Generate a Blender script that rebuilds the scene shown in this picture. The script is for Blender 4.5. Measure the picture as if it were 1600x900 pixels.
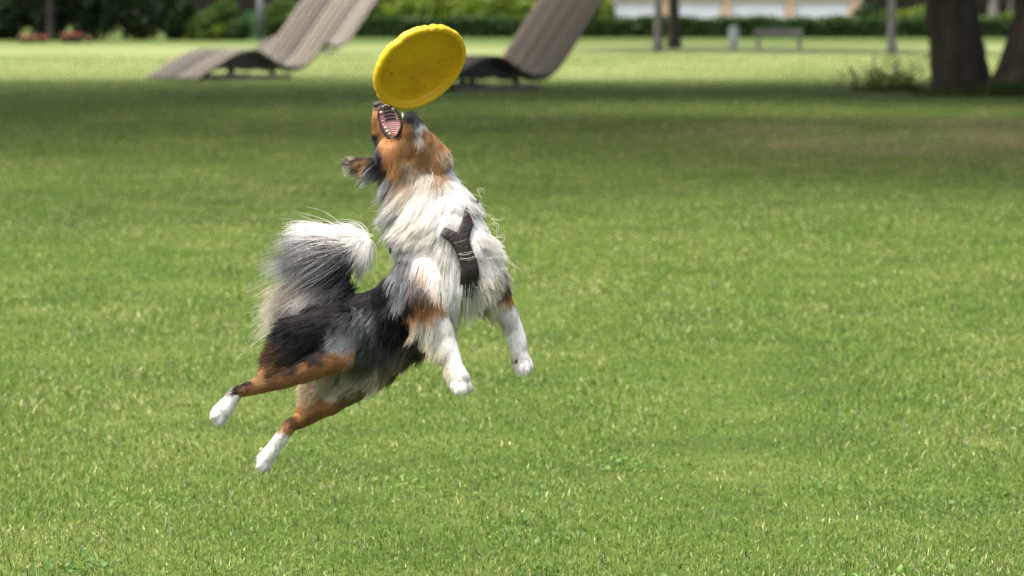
import bpy, bmesh, math
import numpy as np
from mathutils import Vector, Matrix
from mathutils.bvhtree import BVHTree
from mathutils.kdtree import KDTree

for o in list(bpy.data.objects):
    bpy.data.objects.remove(o)
scn = bpy.context.scene
C = scn.collection
R = math.radians
rng = np.random.default_rng(7)

# ------------------------------------------------------------------ camera
FPX, CAM_H, PITCH = 4800.0, 1.33, math.atan(430 / 4800.0)   # focal length in photo pixels (1600 wide)
FOCUS = 6.857                                               # metres to the dog
cd = bpy.data.cameras.new('camera')
cam = bpy.data.objects.new('camera', cd)
C.objects.link(cam)
cam.location = (0, 0, CAM_H)
cam.rotation_euler = (math.pi / 2 - PITCH, 0, 0)
cd.sensor_width = 36
cd.lens = FPX / 1600 * 36
cd.clip_start, cd.clip_end = 0.1, 2000
cd.dof.use_dof = True
cd.dof.focus_distance = FOCUS
cd.dof.aperture_fstop = 5.4
scn.camera = cam

# ------------------------------------------------------------------ sky, sun, exposure
SUN_EL, SUN_AZ = R(69), R(-112)       # azimuth from +Y (away from the camera) towards +X
world = bpy.data.worlds.new('World')
scn.world = world
world.use_nodes = True
wn = world.node_tree
bg = wn.nodes['Background']
sky = wn.nodes.new('ShaderNodeTexSky')
sky.sky_type = 'NISHITA'
sky.sun_disc = False
sky.sun_elevation = SUN_EL
sky.sun_rotation = SUN_AZ
sky.air_density = 0.85
sky.dust_density = 8.0
sky.ozone_density = 0.0
wn.links.new(sky.outputs[0], bg.inputs[0])
bg.inputs[1].default_value = 0.15
sd = bpy.data.lights.new('sun', 'SUN')
sd.energy = 0.88
sd.angle = R(32)
sd.color = (1.0, 0.95, 0.87)
sun = bpy.data.objects.new('sun', sd)
C.objects.link(sun)
sdir = Vector((math.sin(SUN_AZ) * math.cos(SUN_EL), math.cos(SUN_AZ) * math.cos(SUN_EL), math.sin(SUN_EL)))
sun.rotation_euler = sdir.to_track_quat('Z', 'Y').to_euler()
sun.location = (0, 20, 40)
scn.view_settings.view_transform = 'Standard'
scn.view_settings.look = 'None'
scn.view_settings.gamma = 1
scn.view_settings.use_curve_mapping = False
scn.view_settings.exposure = 1.62
scn.cycles.use_denoising = True
scn.cycles.denoising_prefilter = 'NONE'
scn.cycles.sample_clamp_indirect = 4
scn.cycles.max_bounces = 8
scn.cycles.transparent_max_bounces = 8

# ------------------------------------------------------------------ helpers
CS, SN = math.cos(PITCH), math.sin(PITCH)

def ray(px, py):
    u = -(py - 450) / FPX
    return Vector(((px - 800) / FPX, CS + SN * u, -SN + CS * u))

def P(px, py, dy=0.0):
    """a point of the dog's space: photo pixel, metres behind the dog's middle plane"""
    return Vector((0, 0, CAM_H)) + ray(px, py) * (FOCUS + dy)

def Gp(px, py):
    """ground point under a photo pixel"""
    r = ray(px, py)
    return Vector((0, 0, CAM_H)) + r * (-CAM_H / r.z)

def px_x(px, d):
    """world x of a photo column at distance d"""
    return (px - 800) / FPX * d

def row_z(py, d):
    """height of a photo row at distance d"""
    r = ray(800, py)
    return CAM_H + r.z / r.y * d

def obj(name, mesh, mat=None, parent=None):
    o = bpy.data.objects.new(name, mesh)
    C.objects.link(o)
    if mat is not None and not mesh.materials:
        mesh.materials.append(mat)
    if parent is not None:
        o.parent = parent
        o.matrix_parent_inverse = parent.matrix_world.inverted() if False else Matrix.Translation(-parent.location) if parent.parent is None and parent.type == 'EMPTY' else Matrix()
    return o

def empty(name, loc=(0, 0, 0)):
    o = bpy.data.objects.new(name, None)
    C.objects.link(o)
    o.location = loc
    o.empty_display_size = 0.1
    return o

def tag(o, label=None, cat=None, group=None, kind=None):
    if label: o['label'] = label
    if cat: o['category'] = cat
    if group: o['group'] = group
    if kind: o['kind'] = kind
    return o

def child(name, mesh, mat, parent):
    """mesh in the parent's local space"""
    o = bpy.data.objects.new(name, mesh)
    C.objects.link(o)
    if mat is not None and not mesh.materials:
        mesh.materials.append(mat)
    o.parent = parent
    return o

def mesh_np(name, V, F, col=None, smooth=False):
    """V (n,3), F list or (m,k) array of equal-sized faces"""
    me = bpy.data.meshes.new(name)
    V = np.asarray(V, dtype=np.float32)
    F = np.asarray(F, dtype=np.int32)
    m, k = F.shape
    me.vertices.add(len(V)); me.vertices.foreach_set('co', V.ravel())
    me.loops.add(m * k); me.loops.foreach_set('vertex_index', F.ravel())
    me.polygons.add(m)
    me.polygons.foreach_set('loop_start', np.arange(0, m * k, k, dtype=np.int32))
    me.polygons.foreach_set('loop_total', np.full(m, k, dtype=np.int32))
    me.polygons.foreach_set('use_smooth', np.full(m, smooth, dtype=bool))
    me.update(calc_edges=True)
    if col is not None:
        a = me.attributes.new('col', 'FLOAT_COLOR', 'POINT')
        c4 = np.ones((len(V), 4), dtype=np.float32); c4[:, :3] = col
        a.data.foreach_set('color', c4.ravel())
    return me

class MB:
    """collects shapes for one mesh"""
    def __init__(s): s.bm = bmesh.new()
    def box(s, c, size, rot=None, bevel=0):
        m = Matrix.Translation(Vector(c)) @ (rot.to_4x4() if rot is not None else Matrix()) @ Matrix.Diagonal((*size, 1))
        r = bmesh.ops.create_cube(s.bm, size=1, matrix=m)
        if bevel:
            es = list({e for v in r['verts'] for e in v.link_edges})
            bmesh.ops.bevel(s.bm, geom=es, offset=bevel, segments=2, affect='EDGES', profile=0.5)
        return s
    def sphere(s, c, rad, scale=(1, 1, 1), sub=2, rot=None):
        m = Matrix.Translation(Vector(c)) @ (rot.to_4x4() if rot is not None else Matrix()) @ Matrix.Diagonal((rad * scale[0], rad * scale[1], rad * scale[2], 1))
        bmesh.ops.create_icosphere(s.bm, subdivisions=sub, radius=1, matrix=m)
        return s
    def tube(s, pts, rads, n=10, cap=True, wob=0.0, seed=0):
        rg = np.random.default_rng(seed)
        pts = [Vector(p) for p in pts]
        rings = []
        up = Vector((0.31, 0.52, 0.79)).normalized()
        for i, p in enumerate(pts):
            t = (pts[min(i + 1, len(pts) - 1)] - pts[max(i - 1, 0)]).normalized()
            a = t.cross(up).normalized(); b = t.cross(a)
            rr = rads[i] if hasattr(rads, '__len__') else rads
            rings.append([s.bm.verts.new(p + (a * math.cos(2 * math.pi * k / n) + b * math.sin(2 * math.pi * k / n)) * rr * (1 + wob * (rg.random() - .5))) for k in range(n)])
        for i in range(len(rings) - 1):
            for k in range(n):
                s.bm.faces.new((rings[i][k], rings[i][(k + 1) % n], rings[i + 1][(k + 1) % n], rings[i + 1][k]))
        if cap:
            s.bm.faces.new(rings[0][::-1]); s.bm.faces.new(rings[-1])
        return s
    def mesh(s, name, smooth=True):
        me = bpy.data.meshes.new(name)
        bmesh.ops.recalc_face_normals(s.bm, faces=s.bm.faces)
        for f in s.bm.faces: f.smooth = smooth
        s.bm.to_mesh(me); s.bm.free()
        return me

# ------------------------------------------------------------------ materials
def newmat(name):
    m = bpy.data.materials.new(name); m.use_nodes = True
    return m, m.node_tree, m.node_tree.nodes['Principled BSDF']

def noise_ramp(nt, scale, stops, detail=6, coord='Object', rough=0.6, vec_scale=None):
    tc = nt.nodes.new('ShaderNodeTexCoord')
    n = nt.nodes.new('ShaderNodeTexNoise'); n.inputs['Scale'].default_value = scale
    n.inputs['Detail'].default_value = detail; n.inputs['Roughness'].default_value = rough
    if vec_scale:
        mp = nt.nodes.new('ShaderNodeMapping'); mp.inputs['Scale'].default_value = vec_scale
        nt.links.new(tc.outputs[coord], mp.inputs[0]); nt.links.new(mp.outputs[0], n.inputs['Vector'])
    else:
        nt.links.new(tc.outputs[coord], n.inputs['Vector'])
    r = nt.nodes.new('ShaderNodeValToRGB')
    el = r.color_ramp.elements
    while len(el) < len(stops): el.new(0.5)
    for e, (p, c) in zip(el, stops): e.position = p; e.color = (*c, 1)
    nt.links.new(n.outputs['Fac'], r.inputs[0])
    return n, r

def simple(name, stops, scale=6, rough=0.8, bump=0.0, bscale=None, vec_scale=None, spec=0.3, detail=6):
    m, nt, b = newmat(name)
    n, r = noise_ramp(nt, scale, stops, vec_scale=vec_scale, detail=detail)
    nt.links.new(r.outputs[0], b.inputs['Base Color'])
    b.inputs['Roughness'].default_value = rough
    b.inputs['Specular IOR Level'].default_value = spec
    if bump:
        n2, r2 = noise_ramp(nt, bscale or scale * 3, [(0.3, (0, 0, 0)), (0.7, (1, 1, 1))], vec_scale=vec_scale)
        bp = nt.nodes.new('ShaderNodeBump'); bp.inputs['Strength'].default_value = bump; bp.inputs['Distance'].default_value = 0.02
        nt.links.new(r2.outputs[0], bp.inputs['Height']); nt.links.new(bp.outputs[0], b.inputs['Normal'])
    return m

def leafmat(name, trans=0.35, rough=0.55, spec=0.3):
    m, nt, b = newmat(name)
    a = nt.nodes.new('ShaderNodeAttribute'); a.attribute_name = 'col'
    nt.links.new(a.outputs['Color'], b.inputs['Base Color'])
    b.inputs['Roughness'].default_value = rough
    b.inputs['Specular IOR Level'].default_value = spec
    t = nt.nodes.new('ShaderNodeBsdfTranslucent')
    mx = nt.nodes.new('ShaderNodeMixShader'); mx.inputs[0].default_value = trans
    g = nt.nodes.new('ShaderNodeMix'); g.data_type = 'RGBA'; g.blend_type = 'MULTIPLY'
    g.inputs[0].default_value = 1.0
    g.inputs[7].default_value = (1.25, 1.2, 0.6, 1)
    nt.links.new(a.outputs['Color'], g.inputs[6])
    nt.links.new(g.outputs[2], t.inputs[0])
    nt.links.new(b.outputs[0], mx.inputs[1]); nt.links.new(t.outputs[0], mx.inputs[2])
    nt.links.new(mx.outputs[0], nt.nodes['Material Output'].inputs[0])
    return m

M = {}
M['grass'] = leafmat('grass_blades', 0.32, 0.5, 0.35)
M['leaf'] = leafmat('tree_leaves', 0.4, 0.5, 0.3)
M['bark_dark'] = simple('dark_bark', [(0.3, (0.034, 0.027, 0.020)), (0.7, (0.115, 0.093, 0.070))], 5, 0.9, 0.9, 14, (1, 1, 0.25))
M['bark_black'] = simple('blackish_bark', [(0.3, (0.018, 0.014, 0.011)), (0.7, (0.07, 0.056, 0.045))], 5, 0.9, 0.9, 14, (1, 1, 0.25))
M['bark_grey'] = simple('grey_bark', [(0.3, (0.10, 0.092, 0.08)), (0.7, (0.24, 0.225, 0.20))], 7, 0.9, 0.6, 16, (1, 1, 0.3))
def per_piece(m, lo, hi):
    nt = m.node_tree; b = nt.nodes['Principled BSDF']; src = b.inputs['Base Color'].links[0].from_socket
    oi = nt.nodes.new('ShaderNodeObjectInfo'); mr = nt.nodes.new('ShaderNodeMapRange'); mr.inputs[3].default_value = lo; mr.inputs[4].default_value = hi
    nt.links.new(oi.outputs['Random'], mr.inputs[0])
    vm = nt.nodes.new('ShaderNodeVectorMath'); vm.operation = 'SCALE'; nt.links.new(src, vm.inputs[0]); nt.links.new(mr.outputs[0], vm.inputs['Scale'])
    nt.links.new(vm.outputs[0], b.inputs['Base Color'])
    return m
M['wood'] = simple('weathered_grey_timber', [(0.25, (0.066, 0.056, 0.040)), (0.5, (0.122, 0.113, 0.092)), (0.75, (0.182, 0.173, 0.150))], 5, 0.75, 0.3, 20, (0.5, 6, 6))
M['wood_brown'] = simple('weathered_brown_timber', [(0.25, (0.10, 0.083, 0.060)), (0.5, (0.19, 0.169, 0.134)), (0.75, (0.265, 0.243, 0.205))], 5, 0.75, 0.3, 20, (0.5, 6, 6))
for k_ in ('wood', 'wood_brown'): per_piece(M[k_], .5, 1.35)
M['steel'] = simple('dark_steel', [(0.3, (0.03, 0.028, 0.026)), (0.7, (0.06, 0.055, 0.05))], 8, 0.5, spec=0.5)
M['concrete'] = simple('grey_concrete', [(0.3, (0.17, 0.155, 0.14)), (0.7, (0.28, 0.26, 0.24))], 6, 0.9, 0.3)
M['hedge_core'] = simple('hedge_twigs', [(0.3, (0.012, 0.022, 0.010)), (0.7, (0.03, 0.05, 0.02))], 3, 0.9)
M['white_door'] = simple('white_painted_metal', [(0.3, (0.66, 0.69, 0.74)), (0.7, (0.76, 0.78, 0.81))], 1.5, 0.5)
M['sandstone'] = simple('sandy_render', [(0.3, (0.46, 0.34, 0.23)), (0.7, (0.58, 0.45, 0.32))], 1.5, 0.9)
M['roof'] = simple('brown_roofing', [(0.3, (0.14, 0.09, 0.065)), (0.7, (0.21, 0.14, 0.10))], 3, 0.9)
M['bench'] = simple('pale_bench_timber', [(0.3, (0.17, 0.162, 0.15)), (0.7, (0.26, 0.248, 0.232))], 5, 0.8)
M['bin_metal'] = simple('galvanised_metal', [(0.3, (0.42, 0.44, 0.46)), (0.7, (0.55, 0.57, 0.59))], 4, 0.5)
M['bin_green'] = simple('green_plastic', [(0.3, (0.03, 0.12, 0.045)), (0.7, (0.045, 0.16, 0.06))], 4, 0.5)
M['post'] = simple('grey_painted_post', [(0.3, (0.07, 0.08, 0.09)), (0.7, (0.11, 0.12, 0.13))], 4, 0.5)

# ------------------------------------------------------------------ smooth noise on the plane (numpy)
_ph = np.random.default_rng(3).uniform(0, 6.28, (40, 2)); _di = np.random.default_rng(4).uniform(0, 6.28, 40)
def pnoise(x, y, scale, octs=3):
    out = np.zeros_like(x); amp = 1.0; tot = 0; k = 0
    for o in range(octs):
        f = scale * 1.9 ** o
        acc = np.zeros_like(x)
        for j in range(5):
            d = _di[k % 40]; acc += np.sin((x * math.cos(d) + y * math.sin(d)) * f * (1 + 0.23 * j) + _ph[k % 40, 0]); k += 1
        out += amp * acc / 2.2; tot += amp; amp *= 0.6
    return out / tot          # about -1..1

# bare, worn soil under the big tree (metres, ground)
def bare_amount(x, y):
    b = np.zeros_like(x)
    for cx, cy, rx, ry in ((4.9, 32.0, 3.0, 5.0), (3.0, 35.5, 1.6, 2.2), (5.6, 27.2, 1.2, 1.5), (5.4, 37.0, 1.8, 2.5)):
        q = ((x - cx) / rx) ** 2 + ((y - cy) / ry) ** 2
        b = np.maximum(b, np.exp(-q * 1.2))
    return np.clip(b * (0.5 + 0.6 * pnoise(x, y, 1.6, 4)), 0, .8)

# open lawn beyond the trees, with its sunlight painted in as a paler colour
def far_sun_tint(x, y):
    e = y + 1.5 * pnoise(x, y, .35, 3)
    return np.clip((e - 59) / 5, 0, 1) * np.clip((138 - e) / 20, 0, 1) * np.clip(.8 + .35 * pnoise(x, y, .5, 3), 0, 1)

# ------------------------------------------------------------------ ground
def make_ground():
    xs = np.concatenate([np.linspace(-600, -40, 12), np.linspace(-36, 36, 90), np.linspace(40, 600, 12)])
    ys = np.concatenate([np.linspace(-60, 3, 8), np.geomspace(4, 230, 190), np.linspace(260, 1200, 12)])
    X, Y = np.meshgrid(xs, ys)
    Z = np.zeros_like(X)
    near = np.exp(-(np.maximum(Y - 10, 0) / 60) ** 2)
    Z += near * 0.012 * pnoise(X, Y, 0.9, 3)
    V = np.stack([X, Y, Z], -1).reshape(-1, 3)
    nx = len(xs)
    i = np.arange(len(ys) - 1)[:, None] * nx + np.arange(nx - 1)[None]
    F = np.stack([i, i + 1, i + nx + 1, i + nx], -1).reshape(-1, 4)
    b = bare_amount(V[:, 0], V[:, 1])
    me = mesh_np('ground', V, F, np.stack([b, far_sun_tint(V[:, 0], V[:, 1]), b], 1), True)
    m, nt, bs = newmat('lawn_soil_and_thatch')
    n1, r1 = noise_ramp(nt, 1.3, [(0.3, (0.032, 0.056, 0.010)), (0.5, (0.062, 0.098, 0.018)), (0.72, (0.10, 0.132, 0.034))], detail=8)
    n2, r2 = noise_ramp(nt, 45, [(0.3, (0.55, 0.55, 0.5)), (0.7, (1.25, 1.25, 1.2))], detail=6)
    mx = nt.nodes.new('ShaderNodeMix'); mx.data_type = 'RGBA'; mx.blend_type = 'MULTIPLY'; mx.inputs[0].default_value = 1
    nt.links.new(r1.outputs[0], mx.inputs[6]); nt.links.new(r2.outputs[0], mx.inputs[7])
    n3, r3 = noise_ramp(nt, 9, [(0.3, (0.10, 0.075, 0.045)), (0.7, (0.21, 0.165, 0.10))], detail=8)
    at = nt.nodes.new('ShaderNodeAttribute'); at.attribute_name = 'col'
    m2 = nt.nodes.new('ShaderNodeMix'); m2.data_type = 'RGBA'
    sp = nt.nodes.new('ShaderNodeSeparateColor'); nt.links.new(at.outputs['Color'], sp.inputs[0])
    nt.links.new(sp.outputs[0], m2.inputs[0])
    n4, r4 = noise_ramp(nt, 2.1, [(0.3, (0.14, 0.185, 0.062)), (0.7, (0.205, 0.24, 0.10))], detail=8)  # paler lawn colour for the painted sunlight on the far strip
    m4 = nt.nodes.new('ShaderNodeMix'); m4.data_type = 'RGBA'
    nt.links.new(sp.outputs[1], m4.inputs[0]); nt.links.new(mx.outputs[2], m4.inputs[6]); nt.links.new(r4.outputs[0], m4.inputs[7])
    nt.links.new(m4.outputs[2], m2.inputs[6]); nt.links.new(r3.outputs[0], m2.inputs[7])
    nt.links.new(m2.outputs[2], bs.inputs['Base Color'])
    bs.inputs['Roughness'].default_value = 0.95; bs.inputs['Specular IOR Level'].default_value = 0.1
    o = obj('ground', me, m); o['kind'] = 'structure'
    o['label'] = 'mown green park lawn with bare soil under the big tree'
    return o
make_ground()

def ground_z(x, y):
    near = np.exp(-(np.maximum(y - 10, 0) / 60) ** 2)
    return near * 0.012 * pnoise(x, y, 0.9, 3)

# ------------------------------------------------------------------ grass
def make_grass(N=1080000):
    r = np.exp(rng.uniform(math.log(5.9), math.log(96.0), N))
    core = 0.2 * r + 0.35
    x = rng.uniform(-1, 1, N) * core
    out = rng.random(N) < .15                       # the lawn goes on to both sides
    x[out] = (np.sign(x) * (core + rng.random(N) * (0.30 * r + 1.5)))[out]
    y = r
    bare = bare_amount(x, y)
    thin = 0.5 + 0.5 * pnoise(x, y, 2.3, 3)
    keep = rng.random(N) > bare * 0.9
    # small worn or trodden spots
    spots = [(945, 748, .045), (190, 662, .04), (42, 487, .06), (1205, 545, .06), (1260, 480, .08), (915, 457, .06), (1540, 690, .05), (60, 590, .05)]
    spotd = np.full(N, 9.0)
    for sx, sy, sr in spots:
        g = Gp(sx, sy); q = np.hypot(x - g.x, (y - g.y) * 0.7) / sr
        spotd = np.minimum(spotd, q)
    keep &= (spotd > 1) | (rng.random(N) < 0.35)
    x, y, bare, thin, spotd = x[keep], y[keep], bare[keep], thin[keep], spotd[keep]
    N = len(x)
    lod = np.maximum(1.0, y / 8.0) ** 0.75 * np.where(np.abs(x) > 0.2 * y + .35, 1.7, 1.0)
    # tall and short patches
    patch = pnoise(x, y, 1.1, 4)
    fine = pnoise(x + 31, y - 7, 6.5, 3)
    h = rng.gamma(9, 1 / 9, N) * 0.0155 * (1.05 + 0.24 * patch + 0.24 * fine) * lod ** 0.45
    h = np.clip(h, 0.008, 0.16)
    h[spotd < 1] *= 0.5
    w = rng.uniform(0.0007, 0.0016, N) * lod
    ang = rng.uniform(0, 2 * np.pi, N)
    lean = rng.uniform(0, 2 * np.pi, N)
    bend = np.abs(rng.normal(0, 0.85, N)) * h
    bend = np.minimum(bend, h * 1.2)
    dx, dy = np.cos(lean) * bend, np.sin(lean) * bend
    wx, wy = np.cos(ang) * w, np.sin(ang) * w
    z0 = ground_z(x, y) - 0.003
    hz = np.sqrt(np.maximum(h ** 2 - (bend * 0.6) ** 2, (0.35 * h) ** 2))
    V = np.empty((N, 5, 3), np.float32)
    V[:, 0] = np.stack([x - wx, y - wy, z0], 1)
    V[:, 1] = np.stack([x + wx, y + wy, z0], 1)
    V[:, 2] = np.stack([x + wx * .85 + dx * .33, y + wy * .85 + dy * .33, z0 + hz * .6], 1)
    V[:, 3] = np.stack([x - wx * .85 + dx * .33, y - wy * .85 + dy * .33, z0 + hz * .6], 1)
    V[:, 4] = np.stack([x + dx, y + dy, z0 + hz], 1)
    near = y < 21.0            # bent two-piece blades near by, single pointed blades farther off
    nn_ = int(near.sum())
    b = (np.arange(nn_) * 5)[:, None]
    c_ = (nn_ * 5 + np.arange(N - nn_) * 3)[:, None]
    F = np.concatenate([b + [0, 1, 2], b + [0, 2, 3], b + [3, 2, 4], c_ + [0, 1, 2]], 0)
    V = np.concatenate([V[near].reshape(-1, 3), V[~near][:, [0, 1, 4]].reshape(-1, 3)], 0)
    A = np.array((0.074, 0.158, 0.020)); B = np.array((0.158, 0.248, 0.047)); S = np.array((0.44, 0.44, 0.225)); D = np.array((0.036, 0.080, 0.013))
    t = np.clip(0.45 + 0.22 * np.exp(-((x - 1.5) / 5) ** 2 - ((y - 16) / 5) ** 2) + 0.34 * pnoise(x - 5, y + 9, 0.8, 4) + 0.22 * fine + rng.normal(0, 0.25, N), 0, 1)[:, None]
    col = A * (1 - t) + B * t
    dark = (rng.random(N) < 0.17)[:, None]; col = np.where(dark, D, col)
    ps = 0.16 + 0.12 * np.clip(pnoise(x + 12, y + 3, 1.5, 4), -0.6, 1) + bare * 0.5 + .22 * far_sun_tint(x, y) + (spotd < 1.4) * 0.5  # far strip gets extra pale blades as part of its painted sunlight
    straw = (rng.random(N) < ps)[:, None]
    col = np.where(straw, S * rng.uniform(0.55, 1.15, N)[:, None], col)
    col = col * np.clip(rng.lognormal(0, .30, N), .45, 1.9)[:, None]
    cv = np.concatenate([np.repeat(col[near], 5, 0), np.repeat(col[~near], 3, 0)], 0)
    me = mesh_np('grass', V, F, cv)
    o = obj('grass', me, M['grass'])
    tag(o, 'short green mown lawn grass with straw-coloured blades', 'grass', kind='stuff')
make_grass()

def make_clover(N=6500):
    # broad-leaved weeds and clover between the blades, in loose colonies
    K = 150
    r = np.exp(rng.uniform(math.log(6.6), math.log(26.0), K)); cx = rng.uniform(-1, 1, K) * (0.2 * r + .2)
    k = rng.integers(0, K, N)
    spread = (.035 + rng.gamma(2.5, 0.03, K))[k]
    x = cx[k] + rng.normal(0, 1, N) * spread; y = r[k] + rng.normal(0, 1, N) * spread * 1.3
    z = ground_z(x, y) + rng.uniform(0.004, 0.017, N)
    s = rng.uniform(0.0026, 0.0062, N) * (1 + 0.4 * (rng.random(K) < .25)[k])
    az = rng.uniform(0, 6.28, N); tl = rng.normal(0, 0.45, N); tl2 = rng.normal(0, 0.45, N)
    ringa = np.linspace(0, 2 * np.pi, 7)[:-1]
    V = np.empty((N, 7, 3), np.float32)
    V[:, 6] = np.stack([x, y, z - s * .25], 1)
    for j, a in enumerate(ringa):
        e = s * (1.25 if j % 3 == 0 else 0.95)
        lx = np.cos(a + az) * e; ly = np.sin(a + az) * e
        V[:, j] = np.stack([x + lx, y + ly, z + lx * tl + ly * tl2], 1)
    b = (np.arange(N) * 7)[:, None]
    F = np.concatenate([b + [j, (j + 1) % 6, 6] for j in range(6)], 0)
    base = np.array([(0.075, 0.165, 0.02), (0.105, 0.205, 0.025), (0.07, 0.15, 0.03)])[rng.integers(0, 3, K)][k] * rng.uniform(.85, 1.2, N)[:, None]
    me = mesh_np('clover', V.reshape(-1, 3), F, np.repeat(base[:, None], 7, 1).reshape(-1, 3))
    o = obj('clover', me, M['grass'])
    tag(o, 'small round-leaved clover and weeds scattered through the lawn', 'clover', kind='stuff')
make_clover()

# ------------------------------------------------------------------ foliage
def leaves(centers, size, cols, seed=0, aspect=1.7, flat=0.0):
    """leaf-sized bent faces at the given points"""
    rg = np.random.default_rng(seed)
    N = len(centers)
    n = rg.normal(0, 1, (N, 3)); n[:, 2] += flat; n /= np.linalg.norm(n, axis=1)[:, None]
    a = np.cross(n, rg.normal(0, 1, (N, 3))); a /= np.linalg.norm(a, axis=1)[:, None]
    b = np.cross(n, a)
    s = (size * rg.uniform(0.6, 1.35, N))[:, None]
    V = np.empty((N, 4, 3), np.float32)
    V[:, 0] = centers - a * s * aspect * .5
    V[:, 1] = centers + b * s * .5 + n * s * .14
    V[:, 2] = centers + a * s * aspect * .5
    V[:, 3] = centers - b * s * .5 + n * s * .14
    i = (np.arange(N) * 4)[:, None]
    F = np.concatenate([i + [0, 1, 2], i + [0, 2, 3]], 0)
    ci = np.asarray(cols)[rg.integers(0, len(cols), N)] * rg.uniform(.75, 1.25, N)[:, None]
    return V.reshape(-1, 3), F, np.repeat(ci[:, None], 4, 1).reshape(-1, 3)

def blob_points(blobs, n, seed, shell=0.45):
    rg = np.random.default_rng(seed)
    w = np.array([b[3] * b[4] * b[5] for b in blobs]) ** 0.7; w /= w.sum()
    k = rg.choice(len(blobs), n, p=w)
    d = rg.normal(0, 1, (n, 3)); d /= np.linalg.norm(d, axis=1)[:, None]
    rr = (1 - (1 - shell) * rg.random(n) ** 1.6) * rg.uniform(.85, 1.12, n)
    B = np.array(blobs)[k]
    return B[:, :3] + d * rr[:, None] * B[:, 3:6]

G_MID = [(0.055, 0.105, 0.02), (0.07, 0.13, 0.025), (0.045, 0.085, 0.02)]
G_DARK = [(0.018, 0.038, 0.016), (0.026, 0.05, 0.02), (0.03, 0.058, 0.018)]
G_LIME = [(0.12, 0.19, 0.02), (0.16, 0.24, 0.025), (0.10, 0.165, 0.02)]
G_HEDGE = [(0.03, 0.065, 0.02), (0.04, 0.085, 0.024), (0.05, 0.095, 0.022)]

def tree(name, label, base, r0, height, lean, crown, crown_n, leafsize, cols, bark, seed, group=None, lim=5, top_r=0.5, flare=1.5):
    """trunk with limbs, crown of leaves; crown = (centre z, radius xy, radius z)"""
    rg = np.random.default_rng(seed)
    t = empty(name, base)
    tag(t, label, 'tree', group)
    mb = MB()
    H = height
    zs = np.linspace(0, 1, 9)
    pts = [(lean[0] * z * H + .05 * r0 * math.sin(3 * z + seed), lean[1] * z * H, z * H - .03 * (z == 0)) for z in zs]
    rads = [r0 * ((flare - 1) * math.exp(-z * H / (1.1 * r0)) + 1 - (1 - top_r) * z) for z in zs]
    fine = [];fr = []
    for i in range(len(zs) - 1):
        for q in np.linspace(0, 1, 4)[:-1]:
            fine.append(tuple(np.array(pts[i]) * (1 - q) + np.array(pts[i + 1]) * q)); fr.append(rads[i] * (1 - q) + rads[i + 1] * q)
    fine.append(pts[-1]); fr.append(rads[-1])
    mb.tube(fine, fr, 14, wob=0.16, seed=seed)
    cz, cr, ch = crown
    topp = Vector(pts[-1])
    blobs = []
    for j in range(lim):
        a = 2 * math.pi * j / lim + rg.uniform(-.4, .4)
        end = Vector((lean[0] * H + math.cos(a) * cr * .62, lean[1] * H + math.sin(a) * cr * .62, cz + rg.uniform(-.3, .45) * ch))
        s = Vector(pts[-2]).lerp(topp, rg.uniform(0, 1))
        mid = s.lerp(end, .5) + Vector((0, 0, .12 * cr))
        mb.tube([s, s.lerp(mid, .5) + Vector((0, 0, .02 * cr)), mid, mid.lerp(end, .6), end], [rads[-1] * f for f in (.72, .6, .45, .28, .1)], 7)
        blobs.append((end.x, end.y, end.z, cr * .5, cr * .5, ch * .5))
        for q in range(3):
            e2 = end + Vector((rg.uniform(-1, 1) * cr * .5, rg.uniform(-1, 1) * cr * .5, rg.uniform(-.5, .6) * ch * .6))
            blobs.append((e2.x, e2.y, e2.z, cr * .3, cr * .3, ch * .3))
    blobs.append((lean[0] * H, lean[1] * H, cz + ch * .5, cr * .55, cr * .55, ch * .5))
    child('trunk', mb.mesh('trunk'), bark, t)
    pts3 = blob_points(blobs, crown_n, seed)
    V, F, c = leaves(pts3, leafsize, cols, seed)
    child('crown', mesh_np('crown', V, F, c), M['leaf'], t)
    return t

def bush(name, label, cat, base, blobs, n, leafsize, cols, seed, group=None, stems=5, core=None):
    rg = np.random.default_rng(seed)
    t = empty(name, base)
    tag(t, label, cat, group)
    V, F, c = leaves(blob_points(blobs, n, seed, .3), leafsize, cols, seed)
    child('foliage', mesh_np('foliage', V, F, c), M['leaf'], t)
    mb = MB()
    for j in range(stems):
        b = blobs[j % len(blobs)]
        e = Vector((b[0] + rg.uniform(-.3, .3) * b[3], b[1], b[2] + b[5] * .3))
        s = Vector((b[0] * .7 + rg.uniform(-.1, .1), b[1] * .7, -.02))
        mb.tube([s, s.lerp(e, .5) + Vector((rg.uniform(-.05, .05), 0, 0)), e], [.03, .022, .01], 6)
    child('stem', mb.mesh('stem'), M['bark_dark'], t)['kind'] = 'stuff'
    return t

# the two big trees on the right
tA = Gp(1505, 146); tB = Gp(1618, 148)
tree('broadleaf_tree', 'massive dark-barked tree trunk standing in shade beside the weeds', (tA.x, tA.y, 0), .47, 4.2, (-.14, .0), (8.2, 9.6, 3.6), 6600, .42, G_MID, M['bark_dark'], 11, 'old trees shading the lawn', lim=7, top_r=.75, flare=1.12)
tree('broadleaf_tree', 'thick dark trunk with flared base cut off by the picture edge', (tB.x, tB.y, 0), .5, 4.5, (.12, .02), (8.6, 8.8, 3.6), 5400, .42, G_MID, M['bark_dark'], 12, 'old trees shading the lawn', lim=7, top_r=.75, flare=1.75)
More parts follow.
